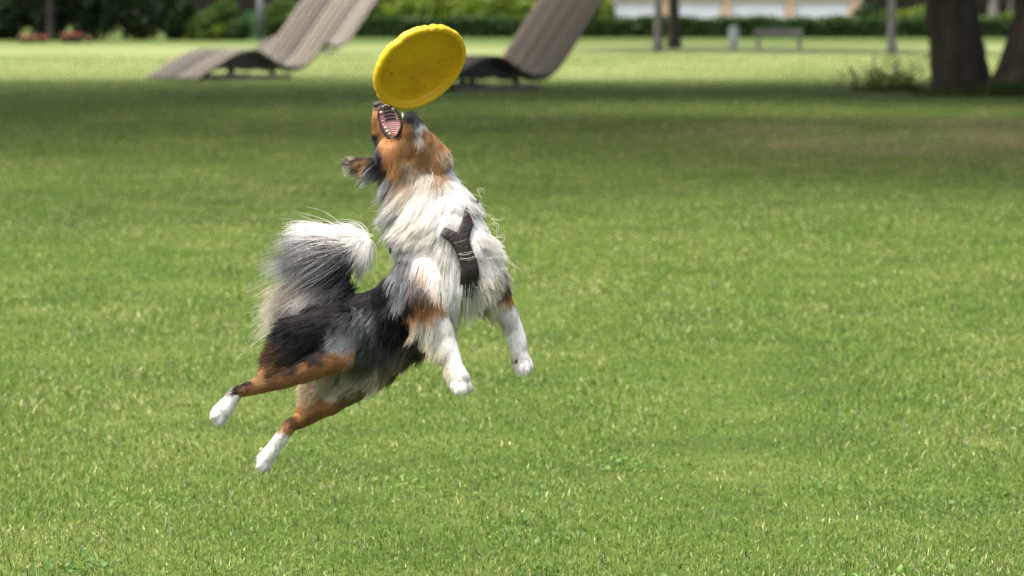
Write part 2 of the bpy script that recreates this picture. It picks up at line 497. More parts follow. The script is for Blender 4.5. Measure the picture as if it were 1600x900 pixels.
# their neighbours outside the frame, whose shade falls across the lawn
for i, (x, y, cz, cr, n) in enumerate(((-10.2, 50.0, 8.0, 10.0, 4600), (6.2, 29.5, 7.5, 10.0, 5800), (-8.6, 35.0, 7.5, 9.0, 3200))):
    tree('broadleaf_tree', ['tall spreading shade tree beyond the near grey lounger', 'wide spreading shade tree in front of the dark trunks', 'spreading shade tree nearest the open lawn'][i],
         (x, y, 0), .42, 4.4, (0, 0), (cz, cr, 3.8), n, .42, G_MID, M['bark_dark'], 20 + i, 'old trees shading the lawn', lim=7, top_r=.7)

# ------------------------------------------------------------------ loungers
PROF = [(0, .06), (.3, .20), (.61, .353), (1.0, .52), (1.4, .61), (1.62, .585), (1.85, .49), (2.1, .36), (2.35, .285), (2.6, .268), (2.85, .33),
        (3.1, .50), (3.33, .735), (3.68, 1.12), (4.05, 1.52), (4.35, 1.82), (4.6, 2.0), (4.8, 2.06)]
def spline(P_, k):
    pts = [np.array(p) for p in P_]
    out = []
    for i in range(len(pts) - 1):
        p0, p1, p2, p3 = pts[max(i - 1, 0)], pts[i], pts[i + 1], pts[min(i + 2, len(pts) - 1)]
        for q in np.linspace(0, 1, k, endpoint=False):
            out.append(.5 * ((2 * p1) + (-p0 + p2) * q + (2 * p0 - 5 * p1 + 4 * p2 - p3) * q * q + (-p0 + 3 * p1 - 3 * p2 + p3) * q ** 3))
    out.append(pts[-1])
    return np.array(out)
LW, NPL = 1.62, 9
def plank_mesh():
    c = spline(PROF, 3)
    tg = np.gradient(c, axis=0); tg /= np.linalg.norm(tg, axis=1)[:, None]
    nn = np.stack([-tg[:, 1], tg[:, 0]], 1)
    th, w = .038, LW / NPL - .042
    V = []; n = len(c)
    prof = [(0, -th), (w, -th), (w, -.006), (w - .007, 0), (.007, 0), (0, -.006)]
    for i in range(n):
        for (u, t) in prof:
            p = c[i] + nn[i] * t
            V.append((p[0], u, p[1]))
    F = []
    k = len(prof)
    for i in range(n - 1):
        for j in range(k):
            a, b = i * k + j, i * k + (j + 1) % k
            F.append((a, b, b + k, a + k))
    me = bpy.data.meshes.new('plank')
    me.from_pydata([tuple(v) for v in V], [], F + [tuple(range(k))[::-1], tuple(range((n - 1) * k, n * k))])
    for p in me.polygons: p.use_smooth = False
    me.update()
    return me
PLANK = plank_mesh()
PLANKB = PLANK.copy(); PLANK.materials.append(M['wood']); PLANKB.materials.append(M['wood_brown'])
def rib_mesh(s0, s1, v, th, dep, off):
    c = spline(PROF, 3); c = c[(c[:, 0] >= s0) & (c[:, 0] <= s1)]
    tg = np.gradient(c, axis=0); tg /= np.linalg.norm(tg, axis=1)[:, None]
    nn = np.stack([-tg[:, 1], tg[:, 0]], 1)
    V = []
    for i in range(len(c)):
        for (u, t) in ((v, off), (v + th, off), (v + th, off - dep), (v, off - dep)):
            p = c[i] + nn[i] * t; V.append((p[0], u, p[1]))
    F = [(i * 4 + j, i * 4 + (j + 1) % 4, i * 4 + 4 + (j + 1) % 4, i * 4 + 4 + j) for i in range(len(c) - 1) for j in range(4)]
    n = len(c)
    me = bpy.data.meshes.new('rib'); me.from_pydata(V, [], F + [(3, 2, 1, 0), tuple(range(n * 4 - 4, n * 4))]); me.update()
    return me
def lounger(px, row, label, mesh, mat):
    g = Gp(px, row)
    t = empty('wave_lounger', (g.x, g.y, 0)); t.rotation_euler = (0, 0, R(45))
    tag(t, label, 'lounger', 'wave-shaped timber loungers on the lawn')
    for k in range(NPL):
        child('plank', mesh, None, t).location = (0, k * LW / NPL + .005, 0.003 * ((k * 7) % 3 - 1))
    for v in (.10, .78, 1.46):
        child('rib', rib_mesh(.25, 4.55, v, .05, .07, -.043), M['steel'], t)
    # underframe: long beam below the hump, two posts, a concrete sleeper
    child('beam', MB().box((1.62, .14, .245), (1.95, .10, .05), bevel=.005).mesh('beam', False), M['steel'], t)
    child('beam', MB().box((1.62, 1.46, .245), (1.95, .10, .05), bevel=.005).mesh('beam', False), M['steel'], t)
    child('hump_shade_panel', arch_panel(), M['steel'], t)  # dark sheet standing in for the shade under the hump
    for s in (1.02, 2.08):
        child('post', MB().box((s, .14, .16), (.10, .08, .13), bevel=.005).mesh('post', False), M['steel'], t)
        child('post', MB().box((s, 1.46, .16), (.10, .08, .13), bevel=.005).mesh('post', False), M['steel'], t)
    for v in (.16, 1.45):
        child('sleeper', MB().box((1.57, v, .045), (1.95, .22, .11), bevel=.012).mesh('sleeper', False), M['concrete'], t)
    return t
def arch_panel():
    c = spline(PROF, 3); c = c[(c[:, 0] >= .62) & (c[:, 0] <= 2.2)]
    V = []; v0, v1 = .20, .22
    for p in c:
        for (u, z) in ((v0, .25), (v1, .25), (v1, p[1] - .05), (v0, p[1] - .05)): V.append((p[0], u, max(z, .25)))
    n = len(c)
    F = [(i * 4 + j, i * 4 + (j + 1) % 4, i * 4 + 4 + (j + 1) % 4, i * 4 + 4 + j) for i in range(n - 1) for j in range(4)]
    me = bpy.data.meshes.new('hump_shade_panel'); me.from_pydata(V, [], F + [(3, 2, 1, 0), tuple(range(n * 4 - 4, n * 4))]); me.update()
    return me
lounger(306, 127, 'sunlit pale grey wave lounger with its whole slatted length in view', PLANK, M['wood'])
lounger(678, 145, 'brown wave lounger in tree shade behind the yellow disc', PLANKB, M['wood_brown'])
lounger(437, 84, 'far grey wave lounger half hidden behind the sunlit lounger', PLANK, M['wood'])

# ------------------------------------------------------------------ hedges, shrubs and trees at the far edge
def hedge(name, label, x0, x1, y, depth, h, n, leafsize, cols, seed):
    t = empty(name, ((x0 + x1) / 2, y, 0)); tag(t, label, 'hedge')
    rg = np.random.default_rng(seed)
    L = x1 - x0
    mb = MB()
    for k in range(12):
        mb.box((-L / 2 + L * (k + .5) / 12, 0, (h - .2) / 2), (L / 12 * .97, depth * .6 * rg.uniform(.9, 1.1), (h - .2) * rg.uniform(.92, 1)))
    child('twig_core', mb.mesh('twig_core', False), M['hedge_core'], t)
    q = rg.random(n)
    x = rg.uniform(-L / 2, L / 2, n); top = q < .35; fr = (q >= .35) & (q < .8)
    yy = rg.uniform(-depth / 2, depth / 2, n); z = rg.uniform(.03, h, n)
    bump = .05 * np.sin(x * 1.3) + .04 * np.sin(x * 3.1 + 1)
    yy = np.where(fr, -depth / 2 + rg.normal(0, .04, n) + bump, np.where(q >= .8, depth / 2 + rg.normal(0, .04, n), yy))
    z = np.where(top, h + rg.normal(0, .05, n) + bump, z)
    V, F, c = leaves(np.stack([x, yy, z], 1), leafsize, cols, seed)
    child('foliage', mesh_np('foliage', V, F, c), M['leaf'], t)
    return t
d_h = Gp(800, 59).y
hedge('hedge', 'long low clipped dark green hedge in front of the white building', px_x(545, d_h), px_x(2300, d_h), d_h, 1.4, row_z(31, d_h), 24000, .22, G_HEDGE, 41)

# sunlit shrubs behind the hedge
d_s = d_h + 7
cnt = 0
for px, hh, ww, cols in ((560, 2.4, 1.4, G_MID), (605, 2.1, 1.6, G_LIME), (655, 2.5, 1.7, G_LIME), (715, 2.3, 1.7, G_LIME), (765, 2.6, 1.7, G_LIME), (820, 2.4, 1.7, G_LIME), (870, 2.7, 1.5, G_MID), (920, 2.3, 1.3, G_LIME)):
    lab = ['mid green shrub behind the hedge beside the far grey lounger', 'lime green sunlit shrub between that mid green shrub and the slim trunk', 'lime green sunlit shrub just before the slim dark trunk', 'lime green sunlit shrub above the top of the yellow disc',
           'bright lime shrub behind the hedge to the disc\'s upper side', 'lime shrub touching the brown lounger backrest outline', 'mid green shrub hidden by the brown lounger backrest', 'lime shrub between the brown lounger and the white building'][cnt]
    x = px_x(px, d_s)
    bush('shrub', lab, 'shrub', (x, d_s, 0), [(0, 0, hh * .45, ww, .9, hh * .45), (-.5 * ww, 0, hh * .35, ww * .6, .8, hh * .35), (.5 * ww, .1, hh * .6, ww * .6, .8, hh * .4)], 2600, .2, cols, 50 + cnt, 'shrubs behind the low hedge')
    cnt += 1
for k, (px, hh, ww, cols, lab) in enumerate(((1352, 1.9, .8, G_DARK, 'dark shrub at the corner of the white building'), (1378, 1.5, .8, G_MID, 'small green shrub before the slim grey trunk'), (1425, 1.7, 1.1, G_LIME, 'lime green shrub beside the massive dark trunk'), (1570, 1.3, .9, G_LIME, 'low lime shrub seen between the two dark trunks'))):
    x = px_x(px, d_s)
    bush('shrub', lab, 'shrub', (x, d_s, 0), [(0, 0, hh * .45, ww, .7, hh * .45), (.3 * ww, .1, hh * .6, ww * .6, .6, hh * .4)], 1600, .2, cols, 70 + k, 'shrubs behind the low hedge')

# dark evergreen thicket on the far left
d_e = Gp(120, 63).y
for k, (px, w, h, cols, lab) in enumerate(((5, 2.2, 3.6, G_DARK, 'dark evergreen shrub at the picture corner behind the flowers'), (75, 2.0, 4.0, G_DARK, 'dark evergreen shrub directly behind the red flowers'), (150, 2.2, 3.8, G_DARK, 'dark evergreen shrub between the flowers and the lounger foot'),
                                         (222, 2.1, 3.9, G_DARK, 'dark evergreen shrub above the foot of the sunlit lounger'), (275, 1.0, 2.7, G_DARK, 'last dark evergreen shrub before the green bushes'))):
    bush('evergreen_shrub', lab, 'shrub', (px_x(px, d_e + 1), d_e + 1.2, 0), [(0, 0, h * .35, w * .62, 1.0, h * .36), (-.4 * w, .2, h * .5, w * .5, .9, h * .3), (.4 * w, -.1, h * .55, w * .5, .9, h * .33), (0, 0, h * .75, w * .45, .8, h * .28)], 4200, .2, cols, 80 + k, 'dark evergreen thicket')
for k, (px, w, h, cols, lab) in enumerate(((312, .9, 1.5, G_MID, 'mid green bush above the slope of the sunlit lounger'), (345, .9, 2.2, G_MID, 'taller green bush left of the green bin'), (372, .6, 1.2, G_HEDGE, 'small dark bush just before the green bin'), (432, 1.2, 2.2, G_MID, 'green bush behind the sunlit lounger backrest'), (320, 1.2, .8, G_LIME, 'low lime bush above the lounger hump'))):
    bush('shrub', lab, 'shrub', (px_x(px, d_e + 1), d_e + 1.0 + .6 * (k % 2), 0), [(0, 0, h * .4, w, .8, h * .42), (.35 * w, 0, h * .6, w * .6, .7, h * .35)], 2200, .17, cols, 90 + k, 'green bushes beside the thicket')
hedge('hedge', 'tall dark evergreen hedge running on beyond the dark shrubs at the picture corner', px_x(-900, d_e + 3), px_x(30, d_e + 3), d_e + 3, 1.8, 3.2, 14000, .28, G_DARK, 43)
def trunk_tree(px, row, wpx, label, bark, seed, lean=(0, 0), h=4.0, cols=G_MID, n=1500, cr=2.6):
    g = Gp(px, row); d = g.y
    tree('slender_tree', label, (g.x, g.y, 0), wpx / FPX * d / 2, h, lean, (h + 2.2, cr, 1.7), n, .3, cols, bark, seed, 'slender trees along the hedge', lim=5, flare=1.2)
trunk_tree(1028, 80, 15, 'slender grey trunk on the lawn edge before the white building', M['bark_grey'], 101, n=4200, cr=6.5)
trunk_tree(1053, 75, 20, 'dark slender trunk just beside the grey trunk before the building', M['bark_black'], 102, (-.01, 0), n=3000, cr=5)
trunk_tree(1393, 83, 15, 'slender pale grey trunk between the bench and the massive tree', M['bark_grey'], 103, n=4200, cr=6.5)
trunk_tree(697, 56, 16, 'dark slender trunk above the yellow disc', M['bark_black'], 104, n=3000, cr=5)
trunk_tree(1553, 44, 20, 'grey slender trunk seen in the gap between the dark trunks', M['bark_grey'], 105)
trunk_tree(1578, 44, 9, 'thin grey trunk nearest the picture edge in the gap', M['bark_grey'], 106)
trunk_tree(79, 63, 13, 'brownish slender trunk in front of the dark evergreens', M['bark_black'], 107)
trunk_tree(10, 61, 30, 'thick leaning trunk at the picture corner beside the flowers', M['bark_dark'], 108, (-.35, 0))

# drooping twig of the big tree (leaves hanging into the top of the picture)
# low weeds beside the big trunk
def weeds():
    g0 = Gp(1400, 142)
    t = empty('weed_clump', (g0.x, g0.y, 0)); tag(t, 'straggly clump of tall weeds beside the massive dark trunk', 'weeds')
    rg = np.random.default_rng(5)
    mb = MB(); pts = []
    for k in range(60):
        x = rg.normal(0, .40); y = rg.normal(0, .35)
        h = rg.uniform(.2, .62) * (1.25 if x > .1 else .9)
        lx = rg.normal(0, .12) - .05
        e = Vector((x + lx, y + rg.normal(0, .08), h))
        s = Vector((x, y, -.01)); m_ = s.lerp(e, .55) + Vector((-.3 * lx, 0, .03))
        mb.tube([s, m_, e], [.006, .005, .002], 5)
        for q in np.linspace(.25, 1, 8):
            p = s.lerp(m_, q / .55) if q < .55 else m_.lerp(e, (q - .55) / .45)
            pts.append(np.array(p) + rg.normal(0, .028, 3))
    child('stem', mb.mesh('stem'), M['bark_dark'], t)['kind'] = 'stuff'
    V, F, c = leaves(np.array(pts), .042, [(.15, .20, .05), (.12, .16, .045), (.20, .24, .07)], 6, 2.6)
    child('foliage', mesh_np('foliage', V, F, c), M['leaf'], t)
    # thick low undergrowth at the foot of the trunks
    for k, (px, row, w, h, n, lab) in enumerate(((1395, 143, .75, .10, 450, 'low dark undergrowth under the tall weeds'), (1580, 150, .6, .22, 1500, 'low dark undergrowth between the two dark trunks'), (1470, 150, .5, .10, 700, 'thin low undergrowth at the foot of the massive trunk'))):
        g = Gp(px, row)
        bush('undergrowth', lab, 'undergrowth', (g.x, g.y, 0), [(0, 0, h * .4, w, .5, h * .6), (.4 * w, .1, h * .5, w * .5, .4, h * .6)], n, .055, [(.065, .10, .025), (.08, .12, .03), (.05, .08, .02)], 120 + k, 'undergrowth round the old trees', stems=3)
weeds()

# red flowers in front of the evergreens
def flowers():
    rg = np.random.default_rng(9)
    m, nt, b = newmat('red_petals')
    a = nt.nodes.new('ShaderNodeAttribute'); a.attribute_name = 'col'
    nt.links.new(a.outputs['Color'], b.inputs['Base Color']); b.inputs['Roughness'].default_value = .6
    labs = ['pinkish red flower clump nearest the picture corner', 'small pink flower clump between the two larger red clumps', 'tall bright red flower clump before the dark evergreens', 'tiny pale red flower clump last before the lounger']
    for k, (px, row, w, h, n) in enumerate(((44, 67, .36, .28, 34), (67, 67, .18, .27, 14), (113, 67, .42, .42, 48), (140, 67, .10, .22, 8))):
        g = Gp(px, row)
        t = empty('flower_clump', (g.x, g.y - .3, 0)); tag(t, labs[k], 'flowers', 'red flowers before the thicket')
        x = rg.uniform(-w, w, n); y = rg.uniform(-.2, .2, n); z = h * rg.uniform(.6, 1.05, n)
        col = [(.27, .035, .03), (.32, .07, .055), (.22, .025, .035)] if k == 2 else [(.36, .06, .07), (.46, .18, .17), (.30, .03, .05)]
        pts = np.repeat(np.stack([x, y, z], 1), 6, 0) + rg.normal(0, .035, (n * 6, 3))
        V, F, c = leaves(pts, .07, col, 30 + k, 1.2)
        child('blossoms', mesh_np('blossoms', V, F, c), m, t)
        V, F, c = leaves(np.stack([rg.uniform(-w, w, n * 5), rg.uniform(-.2, .2, n * 5), rg.uniform(0, h * .7, n * 5)], 1), .1, G_DARK, 40 + k, 2)
        child('foliage', mesh_np('foliage', V, F, c), M['leaf'], t)
flowers()

# ------------------------------------------------------------------ white building
def building():
    d = d_h + 20
    x0, x1 = px_x(925, d), px_x(1345, d)
    t = empty('garage_building', ((x0 + x1) / 2, d, 0)); tag(t, 'long low pale building with white door panels and sandy pillars', 'building')
    L = x1 - x0
    ztop = row_z(4, d)
    child('wall', MB().box((0, 3.3, (ztop + .9) / 2), (L, 6, ztop + .9)).mesh('wall', False), M['sandstone'], t)
    child('lintel', MB().box((0, .18, ztop + .36), (L + .1, .34, .66), bevel=.02).mesh('lintel', False), M['sandstone'], t)
    rf = MB().box((0, 3.2, ztop + 1.02), (L + .8, 7.2, .22), bevel=.03).mesh('roof', False)
    child('roof', rf, M['roof'], t)
    cols = [932, 1035, 1133, 1233, 1332]
    for c in cols:
        child('pillar', MB().box((px_x(c, d) - (x0 + x1) / 2, .12, ztop / 2), (.62, .32, ztop), bevel=.015).mesh('pillar', False), M['sandstone'], t)
    for a, b in zip(cols[:-1], cols[1:]):
        xa, xb = px_x(a, d) - (x0 + x1) / 2 + .33, px_x(b, d) - (x0 + x1) / 2 - .33
        door = child('garage_door', MB().box(((xa + xb) / 2, .235, ztop / 2), (xb - xa, .06, ztop)).mesh('garage_door', False), M['white_door'], t)
        for k in range(5):
            z = ztop * (k + .5) / 5
            child('door_panel', MB().box(((xa + xb) / 2, .19, z), (xb - xa - .04, .035, ztop / 5 - .025), bevel=.006).mesh('door_panel', False), M['white_door'], door)
        child('door_handle', MB().box(((xa + xb) / 2, .15, .95), (.18, .05, .04), bevel=.008).mesh('door_handle', False), M['steel'], door)
building()

# ------------------------------------------------------------------ bench, bins, post
def bench():
    g = Gp(1217, 77); d = g.y; W = 76 / FPX * d; hh = 24 / FPX * d
    t = empty('park_bench', (g.x, g.y, 0)); tag(t, 'pale slatted park bench standing before the dark hedge', 'bench')
    st = .44 * hh / .56
    for k in range(3):
        child('seat_slat', MB().box((0, -.24 + .15 * k, st), (W, .13, .035), bevel=.006).mesh('seat_slat', False), M['bench'], t)
    for k in range(3):
        child('back_slat', MB().box((0, .2 + .02 * k, st + .10 + .085 * k), (W, .03, .075), bevel=.006).mesh('back_slat', False), M['bench'], t)
    for s in (-1, 1):
        x = s * W * .42
        child('leg', MB().box((x, -.22, st / 2 - .02), (.09, .07, st), bevel=.006).mesh('leg', False), M['concrete'], t)
        child('leg', MB().box((x, .18, st / 2 - .02), (.09, .07, st), bevel=.006).mesh('leg', False), M['concrete'], t)
        child('back_support', MB().box((x, .235, st + .15), (.07, .03, .36), bevel=.004).mesh('back_support', False), M['concrete'], t)
bench()
def bins():
    g = Gp(1146, 75); d = g.y; w = 16 / FPX * d; h = 33 / FPX * d
    t = empty('litter_bin', (g.x, g.y, 0)); tag(t, 'slim pale grey metal litter bin between building and bench', 'bin')
    child('body', MB().tube([(0, 0, 0), (0, 0, .03), (0, 0, h * .8), (0, 0, h * .82)], [w * .40, w * .44, w * .5, w * .47], 20).mesh('body'), M['bin_metal'], t)
    child('rim', MB().tube([(0, 0, h * .82), (0, 0, h * .87)], [w * .54, w * .54], 20).mesh('rim', False), M['bin_metal'], t)
    child('hood', MB().tube([(0, 0, h * .9), (0, 0, h * .95), (0, 0, h)], [w * .56, w * .5, w * .2], 20).mesh('hood'), M['bin_metal'], t)
    for a in range(3):
        an = a * 2.09 + .5
        child('bracket', MB().box((math.cos(an) * w * .45, math.sin(an) * w * .45, h * .885), (.02, .02, .06)).mesh('bracket', False), M['steel'], t)
    g = Gp(392, 62); d = g.y; w = 16 / FPX * d
    hb = row_z(16, d)
    t = empty('wheeled_bin', (g.x, g.y, 0)); tag(t, 'dark green wheeled bin standing beside the grey post', 'bin')
    mb = MB(); bm = mb.box((0, 0, hb * .46), (w, .6, hb * .86)).bm
    for v in bm.verts:
        if v.co.z < hb * .3: v.co.x *= .82; v.co.y *= .82
    child('body', mb.mesh('body', False), M['bin_green'], t)
    child('lid', MB().box((0, -.01, hb * .93), (w * 1.06, .66, hb * .07), bevel=.015).mesh('lid', False), M['bin_green'], t)
    for s in (-1, 1):
        child('wheel', MB().tube([(s * w * .44 - .03, .27, .09), (s * w * .44 + .03, .27, .09)], .09, 14).mesh('wheel', False), M['steel'], t)
    g = Gp(407, 64)
    t = empty('steel_post', (g.x, g.y, 0)); tag(t, 'slim dark grey post rising beside the sunlit lounger backrest', 'post')
    child('shaft', MB().tube([(0, 0, 0), (0, 0, 2.6)], .15, 16).mesh('shaft'), M['post'], t)
    child('base_plate', MB().box((0, 0, .02), (.45, .45, .04), bevel=.006).mesh('base_plate', False), M['post'], t)
    child('cap', MB().tube([(0, 0, 2.6), (0, 0, 2.64), (0, 0, 2.7)], [.17, .17, .05], 16).mesh('cap', False), M['post'], t)
bins()

#DOGPART
# ------------------------------------------------------------------ the dog
PXM = FPX / FOCUS          # photo pixels per metre at the dog
CH = {   # chains of (px, py, depth m, radius px); each becomes part of one continuous body
 'T': [[(515, 507, 0, 38), (560, 501, 0, 40), (612, 492, 0, 47), (655, 462, -.02, 57), (688, 420, -.03, 61), (698, 378, -.03, 58), (688, 335, -.02, 53), (670, 298, -.01, 46), (655, 264, 0, 42)],
       [(735, 420, -.05, 32), (728, 385, -.05, 34)], [(650, 490, 0, 44), (618, 528, .02, 34), (588, 562, .04, 27)]],
 'H': [[(657, 264, 0, 41), (640, 238, .02, 37)], [(667, 246, -.02, 32), (660, 232, -.03, 28)],
       [(614, 228, .02, 28), (606, 200, .016, 20), (600, 178, .012, 16), (596, 170, .010, 13)],
       [(654, 240, -.025, 29), (651, 215, -.055, 22), (645, 195, -.072, 15.5), (641, 186, -.078, 12)],
       [(608, 236, -.01, 20), (625, 240, -.035, 22)], [(598, 205, .012, 17), (594, 185, .010, 14), (592, 174, .010, 10.5)]],
 'E': [[(602, 258, .03, 15), (580, 259, .02, 14), (562, 256, .015, 11), (549, 251, .01, 6.5)], [(650, 262, .10, 15), (640, 268, .13, 10), (628, 270, .15, 5)]],
 'A': [[(538, 486, .01, 20), (528, 455, .02, 14), (531, 424, .02, 11), (545, 396, .015, 9), (560, 380, .01, 9), (570, 375, .0, 8)]],
 'RH': [[(525, 512, -.055, 36), (528, 552, -.075, 25), (480, 577, -.08, 19), (430, 596, -.078, 13), (392, 607, -.075, 9.5), (372, 611, -.072, 8.5), (361, 627, -.072, 11.5), (350, 640, -.072, 14.5)],
        [(525, 512, -.055, 36), (474, 521, -.07, 26), (450, 550, -.075, 20), (425, 585, -.076, 12)],
        [(349, 641, -.072, 12), (336, 640, -.078, 5.2)], [(349, 641, -.072, 12), (335, 650, -.088, 5.2)], [(349, 641, -.072, 12), (342, 659, -.083, 5.2)], [(349, 641, -.072, 12), (350, 660, -.068, 5)]],
 'LH': [[(540, 515, .055, 34), (575, 585, .06, 25), (522, 626, .065, 19), (475, 652, .065, 13.5), (455, 664, .062, 10.5), (441, 682, .06, 11), (427, 702, .06, 12), (416, 715, .06, 13)],
        [(540, 520, .055, 34), (505, 590, .06, 20), (480, 640, .063, 12)],
        [(416, 716, .06, 11), (405, 715, .052, 5)], [(416, 716, .06, 11), (405, 727, .046, 5)], [(416, 716, .06, 11), (412, 732, .05, 5)], [(416, 716, .06, 11), (420, 730, .062, 4.5)]],
 'RF': [[(672, 425, -.055, 40), (664, 462, -.090, 32), (676, 492, -.10, 22), (693, 522, -.105, 15.5), (704, 550, -.11, 13.5), (711, 576, -.115, 14), (718, 590, -.12, 15.5)],
        [(718, 592, -.12, 14), (708, 604, -.126, 5.6)], [(718, 592, -.12, 14), (715, 610, -.138, 5.6)], [(718, 592, -.12, 14), (725, 610, -.138, 5.6)], [(718, 592, -.12, 14), (733, 604, -.124, 5.4)]],
 'LF': [[(738, 410, .01, 36), (768, 452, .03, 24), (789, 482, .035, 16), (803, 510, .035, 13), (811, 535, .03, 12.5), (812, 552, .028, 12.5), (817, 564, .025, 13)],
        [(817, 564, .025, 13), (807, 572, .018, 5)], [(817, 564, .025, 13), (814, 578, .008, 5.4)], [(817, 564, .025, 13), (823, 578, .008, 5.4)], [(817, 564, .025, 13), (829, 571, .02, 5)]],
}
def build_body():
    bm = bmesh.new()
    cents, rads, grp = [], [], []
    for g, chains in CH.items():
        for ch in chains:
            for (a, b) in zip(ch[:-1], ch[1:]):
                pa, pb = P(*a[:3]), P(*b[:3]); ra, rb = a[3] / PXM, b[3] / PXM
                n = max(2, int((pb - pa).length / (min(ra, rb) * .35)) + 1)
                for q in np.linspace(0, 1, n):
                    p = pa.lerp(pb, q); r = ra + (rb - ra) * q
                    sy = .86 if g == 'T' else (.62 if g == 'E' else 1.0)
                    m = Matrix.Translation(p) @ Matrix.Diagonal((r, r * sy, r, 1))
                    bmesh.ops.create_icosphere(bm, subdivisions=3 if r > .03 else 2, radius=1, matrix=m)
                    cents.append(p); rads.append(r); grp.append(g)
    me = bpy.data.meshes.new('body_blocks'); bm.to_mesh(me); bm.free()
    tmp = bpy.data.objects.new('body_blocks', me); C.objects.link(tmp)
    rm = tmp.modifiers.new('r', 'REMESH'); rm.mode = 'VOXEL'; rm.voxel_size = .0037; rm.use_smooth_shade = True
    sm = tmp.modifiers.new('s', 'SMOOTH'); sm.iterations = 4; sm.factor = .5
    dg = bpy.context.evaluated_depsgraph_get()
    res = bpy.data.meshes.new_from_object(tmp.evaluated_get(dg), depsgraph=dg)
    bpy.data.objects.remove(tmp); bpy.data.meshes.remove(me)
    res.name = 'body'
    for p in res.polygons: p.use_smooth = True
    return res, np.array([tuple(c) for c in cents]), np.array(rads), np.array(grp)
BODY, BC, BR, BG = build_body()

def to_px(V):
    """photo pixel of points near the dog (used only to look up coat markings along the dog's side)"""
    d = V - np.array((0, 0, CAM_H))
    f = d[:, 1] * CS - d[:, 2] * SN
    u = d[:, 1] * SN + d[:, 2] * CS
    return np.stack([800 + FPX * d[:, 0] / f, 450 - FPX * u / f], 1)

K = {'w': (.90, .88, .83), 'c': (.74, .67, .54), 't': (.45, .23, .092), 'l': (.62, .38, .18), 'k': (.006, .006, .008), 'd': (.034, .035, .040), 'g': (.15, .157, .17),
     's': (.46, .475, .49), 'b': (.13, .075, .035), 'o': (.20, .175, .11)}
